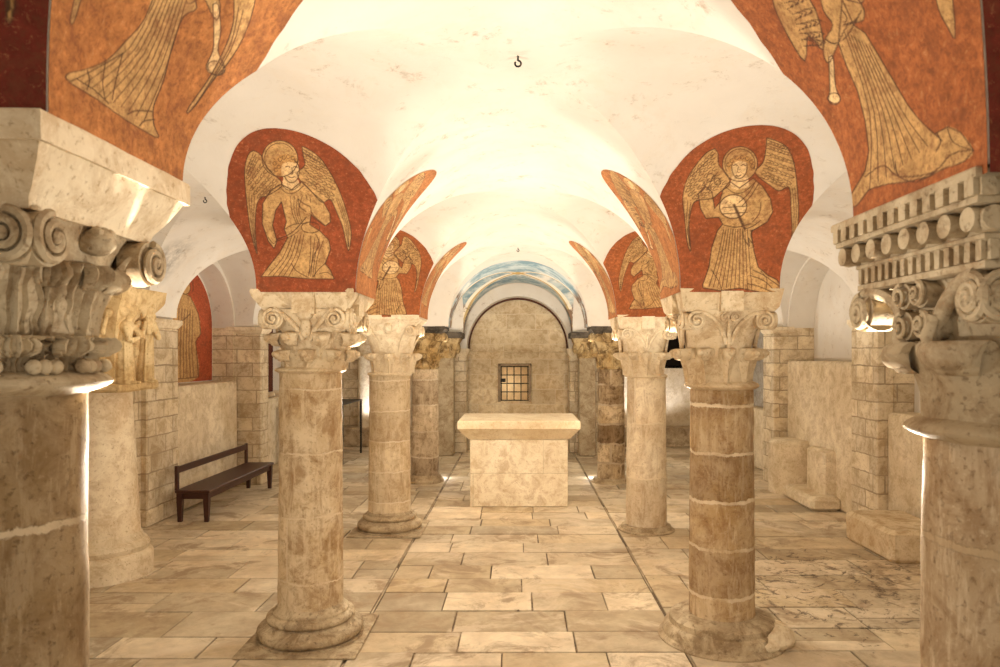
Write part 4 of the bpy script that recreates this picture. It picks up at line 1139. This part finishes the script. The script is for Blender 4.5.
for X in (-2.75, -2.0, 1.85):
    t = thing('half_column', (X, 12.95, 0), 'small engaged column against the far end wall, %s' % {-2.75: 'behind the iron stand', -2.0: 'seen between the left columns', 1.85: 'right of the altar'}[X], 'column', 'small columns at the far wall')
    mb = MB(); mb.lathe([(.17, 0), (.17, .06), (.13, .1), (.125, 1.6)], 28); mb.build('shaft', M['carved_pale'], t, rough=.004)
    mb = MB(); bell(mb, .125, 1.6, 1.9, .17, n=28, m=8)
    mb.lathe([(.12, 1.59), (.145, 1.60), (.145, 1.62), (.12, 1.63)], 28); mb.build('capital', M['carved'], t, rough=.008)
    mb = MB(); mb.bbox(-.21, .21, -.2, .2, 1.9, 1.99, .01); mb.build('abacus', M['carved_pale'], t)

# ------------------------------------------------------------ altar
t = thing('altar', (0.01, 7.73, 0), 'pale stone block altar with a wide chamfered slab, in the middle of the nave', 'altar')
mb = MB(); mb.bbox(-.525, .525, 0, .75, 0, .735, .008); mb.build('block', M['altar_body'], t, smooth=0, rough=.002)
mb = MB(); mb.loft([(-.54, .54, -.01, .76, .73), (-.645, .645, -.115, .865, .845), (-.65, .65, -.12, .87, .85), (-.65, .65, -.12, .87, .925), (-.64, .64, -.11, .86, .935)])
mb.build('slab', M['altar'], t, smooth=0, rough=.002)

# ------------------------------------------------------------ wooden bench
t = thing('bench', (-3.17, 7.0, 0), 'long low dark wooden bench with a back rail, along the left wall', 'bench')
LB = 1.85
mb = MB(); mb.bbox(-.17, .17, 0, LB, .285, .315, .006); mb.build('seat', M['wood'], t, smooth=0)
mb = MB(); mb.box(-.14, -.12, .03, LB-.03, .225, .286); mb.box(.12, .14, .03, LB-.03, .225, .286); mb.box(-.12, .12, .03, .05, .225, .286); mb.box(-.12, .12, LB-.05, LB-.03, .225, .286)
mb.build('apron', M['wood'], t, smooth=0)
for y in (.035, LB-.035):
    for x in (-.13, .13):
        mb = MB(); d = .026; k = .018
        mb.loft([(x-k, x+k, y-k, y+k, 0), (x-d, x+d, y-d, y+d, .2), (x-d, x+d, y-d, y+d, .284)]); mb.build('leg', M['wood'], t, smooth=0)
for y in (.03, LB-.03):
    mb = MB(); mb.bbox(-.175, -.145, y-.022, y+.022, .31, .55, .004); mb.build('back_post', M['wood'], t, smooth=0)
mb = MB(); mb.bbox(-.172, -.148, 0.01, LB-.01, .475, .54, .004); mb.build('back_rail', M['wood'], t, smooth=0)

# ------------------------------------------------------------ iron stand (display table) in the far left aisle
t = thing('display_stand', (-3.1, 10.7, 0), 'tall thin black iron stand with a flat dark top in the far left aisle', 'stand')
x0, x1, y0, y1, zt = -.42, .50, 0, 1.3, .89
mb = MB(); mb.bbox(x0, x1, y0, y1, zt-.008, zt+.008, .003); mb.build('top', M['iron'], t, smooth=0)
for x in (x0+.015, x1-.015):
    for y in (y0+.015, y1-.015):
        mb = MB(); mb.bbox(x-.014, x+.014, y-.014, y+.014, 0, zt-.01, .003); mb.build('leg', M['iron'], t, smooth=0)

# ------------------------------------------------------------ column with carved figures by the left wall
t = thing('figure_column', (-3.10, 5.36, 0), 'thick low column by the left wall carrying a large ochre block carved with robed figures', 'column')
mb = MB(); mb.lathe([(.255, .28)]+[(.262-.006*k, .3+k*.107) for k in range(11)], 48); mb.build('shaft', M['carved_pale'], t, rough=.004, rscale=5)
mb = MB(); mb.lathe([(.345, 0), (.345, .15), (.335, .17), (.315, .185), (.325, .22), (.31, .25), (.285, .265), (.275, .30), (.25, .33)], 48); mb.build('base', M['plaster'], t, rough=.008, rscale=5)
yel = stone('ochre_block_stone', (.62, .46, .24), (.34, .22, .09), (.76, .62, .38), stain=.45, bumpst=.35)
mb = MB(); rings = [(.27, 1.365), (.285, 1.38), (.285, 1.42), (.21, 1.43), (.215, 1.6), (.235, 1.8), (.27, 1.95), (.315, 2.02), (.325, 2.04), (.325, 2.12)]
abacus_mesh(rings, mb=mb, n=8)
cp = mb.build('capital_block', yel, t, rough=.012, rscale=6)
def figure(x, y, side, h=.60, flip=1):
    """standing robed relief figure, continuous through a voxel remesh"""
    mb = MB(); z0 = 1.42
    mb.tube([(x, y, z0), (x+flip*.01, y, z0+h*.3), (x+flip*.02, y-.005, z0+h*.55), (x+flip*.015, y-.02, z0+h*.72)], [.075, .066, .055, .055], 14)
    mb.blob((x+flip*.01, y-.02, z0+h*.70), (.075, .05, .05), 14, 10)
    mb.tube([(x+flip*.01, y-.02, z0+h*.72), (x, y-.04, z0+h*.84)], [.028, .026], 10)
    mb.blob((x-flip*.01, y-.05, z0+h*.89), (.042, .045, .055), 14, 10)
    mb.blob((x-flip*.01, y-.03, z0+h*.91), (.056, .045, .06), 14, 10)
    mb.blob((x-flip*.035, y-.092, z0+h*.885), (.009, .012, .014), 8, 6)
    sh = (x-flip*.05, y-.04, z0+h*.72); el = (x-flip*.085, y-.08, z0+h*.56); ha = (x-flip*.12, y-.09, z0+h*.74)
    mb.tube([sh, el], [.026, .021], 9); mb.tube([el, ha], [.021, .014], 9); mb.blob(ha, (.018, .012, .028), 8, 6)
    sh = (x+flip*.06, y-.04, z0+h*.70); el = (x+flip*.07, y-.08, z0+h*.52); ha = (x-flip*.0, y-.10, z0+h*.56)
    mb.tube([sh, el], [.026, .022], 9); mb.tube([el, ha], [.022, .014], 9); mb.blob(ha, (.024, .014, .016), 8, 6)
    for k in range(6):
        q = -.055+.022*k
        mb.tube([(x+q*1.2, y-.062+abs(q)*.4, z0+.01), (x+q+flip*.015, y-.055+abs(q)*.3, z0+h*.5)], [.010, .006], 6)
    for k in (-1, 1): mb.blob((x+k*.03-flip*.01, y-.07, z0+.012), (.02, .035, .013), 8, 6)
    if side: mb.v = [(-q[1], q[0], q[2]) for q in mb.v]
    o = mb.build('carved_figure', yel, cp, smooth=0)
    md = o.modifiers.new('r', 'REMESH'); md.mode = 'VOXEL'; md.voxel_size = .006; md.use_smooth_shade = True
    return o
figure(.15, -.235, True, h=.66, flip=1)
figure(-.12, -.235, True, h=.60, flip=-1)
figure(.10, -.235, False, h=.64, flip=-1)
figure(-.13, -.235, False, h=.62, flip=1)
mb = MB()
for sd in (0, 1):
    pts = [(.0, -.22, 1.44), (-.02, -.24, 1.6), (.01, -.25, 1.78)]; bl = [((.01, -.27, 1.84), (.03, .03, .05)), ((-.01, -.25, 1.66), (.035, .03, .055)), ((.20, -.27, 1.93), (.04, .035, .04)), ((-.2, -.27, 1.95), (.05, .035, .04))]
    rt = (lambda q: (-q[1], q[0], q[2])) if sd else (lambda q: q)
    mb.tube([rt(q) for q in pts], [.018, .022, .014], 8)
    for c_, r_ in bl: mb.blob(rt(c_), (r_[1], r_[0], r_[2]) if sd else r_, 10, 8)
o = mb.build('carved_foliage', yel, cp, rough=.01, rscale=14)

# ------------------------------------------------------------ stone seat and blocks, right
t = thing('masonry_bench', (3.10, 7.6, 0), 'low broken masonry bench with a rounded end against the right wall', 'bench')
mb = MB(); mb.lathe([(.29, 0), (.30, .3), (.285, .60), (.25, .63), (.0, .635)], 40, cx=.19, cy=.98)
mb.build('rounded_end', M['plaster'], t, rough=.012, rscale=6)
mb = MB(); mb.bbox(.12, .285, .02, .46, 0, .62, .03); mb.build('square_end', M['plaster'], t, smooth=0, rough=.012, rscale=6)
mb = MB(); mb.bbox(-.05, .285, -.12, .72, 0, .15, .04); mb.build('middle_step', M['plaster'], t, smooth=0, rough=.02, rscale=6)
mb = MB(); mb.bbox(-.15, .35, -.4, .4, 0, .26, .03)
o = mb.build('stone_block', M['carved'], smooth=0, rough=.014, rscale=4, loc=(3.05, 6.0, 0)); tag(o, 'low rough stone block on the floor behind the nearest right column', 'stone block')

# ------------------------------------------------------------ iron hooks at vault crowns
for (x, y, lb) in ((0, YC[1]+P/2, 'small black iron ring hook at the top of the nearest nave vault'), (0, YC[3]+P/2, 'small black iron hook in the nave vault over the altar'), (-XA, YC[2]+P/2, 'small black iron hook in the left aisle vault')):
    z = wob((x, y, ZS+RISE))[2]
    mb = MB(); mb.tube([(0, 0, .02), (0, 0, -.02)], .004, 8)
    R = .012; mb.tube([(R*math.sin(a), 0, -.031+R*math.cos(a)) for a in [2*PI*i/18*.85 for i in range(19)]], .004, 8)
    o = mb.build('ceiling_hook', M['iron'], loc=(x, y, z)); tag(o, lb, 'hook', 'iron hooks in the vaults')

# ------------------------------------------------------------ lights
WARM = (1.0, .92, .80)
def lamp(name, ty, loc, energy, color=WARM, size=.03, rot=None, **k):
    d = bpy.data.lights.new(name, ty); d.energy = energy; d.color = color
    if ty in ('POINT', 'SPOT'): d.shadow_soft_size = size
    if ty == 'SPOT': d.spot_size = math.radians(k.get('cone', 150)); d.spot_blend = k.get('blend', .4)
    if ty == 'AREA': d.shape = 'RECTANGLE'; d.size = size; d.size_y = k.get('sy', size)
    o = bpy.data.objects.new(name, d); col.objects.link(o); o.location = loc
    if rot: o.rotation_euler = rot
    return o
UPR = (PI, 0, 0)
for k in (1, 2, 3, 4):
    for s in (-1, 1):
        e = {1: 100, 2: 100, 3: 85, 4: 75}[k]
        # uplight fixed to the back of each shaft, just under the capital
        lamp('wash_light', 'POINT', (s*1.06, YC[k]+.31, 1.30), e*.26, size=.04)
        lamp('uplight', 'SPOT', (s*1.08, YC[k]+.29, 1.34), e*.66, size=.02, rot=UPR, cone=172, blend=.2)
for s in (-1, 1):
    lamp('floor_lamp', 'POINT', (s*.99, YC[4]+.26, .07), 1.6, (.90, .93, 1.0), .03)
lamp('niche_lamp', 'POINT', (-.2, 12.7, 1.1), 1.3, (1, .9, .74), .04)
for s in (-1, 1):
    lamp('aisle_lamp', 'SPOT', (s*2.4, 12.5, .5), 30, (.93, .93, 1.0), .05, rot=(PI-.3, 0, 0), cone=150)
    lamp('aisle_fill', 'POINT', (s*2.3, 10.6, 1.3), 12, WARM, .08)  # unseen fill lights added behind the columns to brighten the scene

w = bpy.data.worlds.new('world'); bpy.context.scene.world = w; w.use_nodes = True
w.node_tree.nodes['Background'].inputs[0].default_value = (1.0, .88, .72, 1); w.node_tree.nodes['Background'].inputs[1].default_value = .8

# ------------------------------------------------------------ camera
cd = bpy.data.cameras.new('camera'); cam = bpy.data.objects.new('camera', cd); col.objects.link(cam)
cam.location = (0, 0, H); cam.rotation_euler = (PI/2, 0, 0)
cd.sensor_width = 36; cd.lens = 36*FPX/1000; cd.shift_x = -(CX0-500)/1000; cd.shift_y = (CY0-333.5)/1000
cd.clip_start = .05; cd.dof.use_dof = True; cd.dof.focus_distance = 5.5; cd.dof.aperture_fstop = 5.6
sc = bpy.context.scene; sc.camera = cam
sc.view_settings.view_transform = 'Standard'; sc.view_settings.look = 'None'; sc.view_settings.exposure = 0.15; sc.view_settings.gamma = 1
sc.view_settings.use_curve_mapping = False
try:
    sc.cycles.use_denoising = True; sc.cycles.max_bounces = 10; sc.cycles.diffuse_bounces = 7
    sc.cycles.sample_clamp_indirect = 10
except Exception: pass
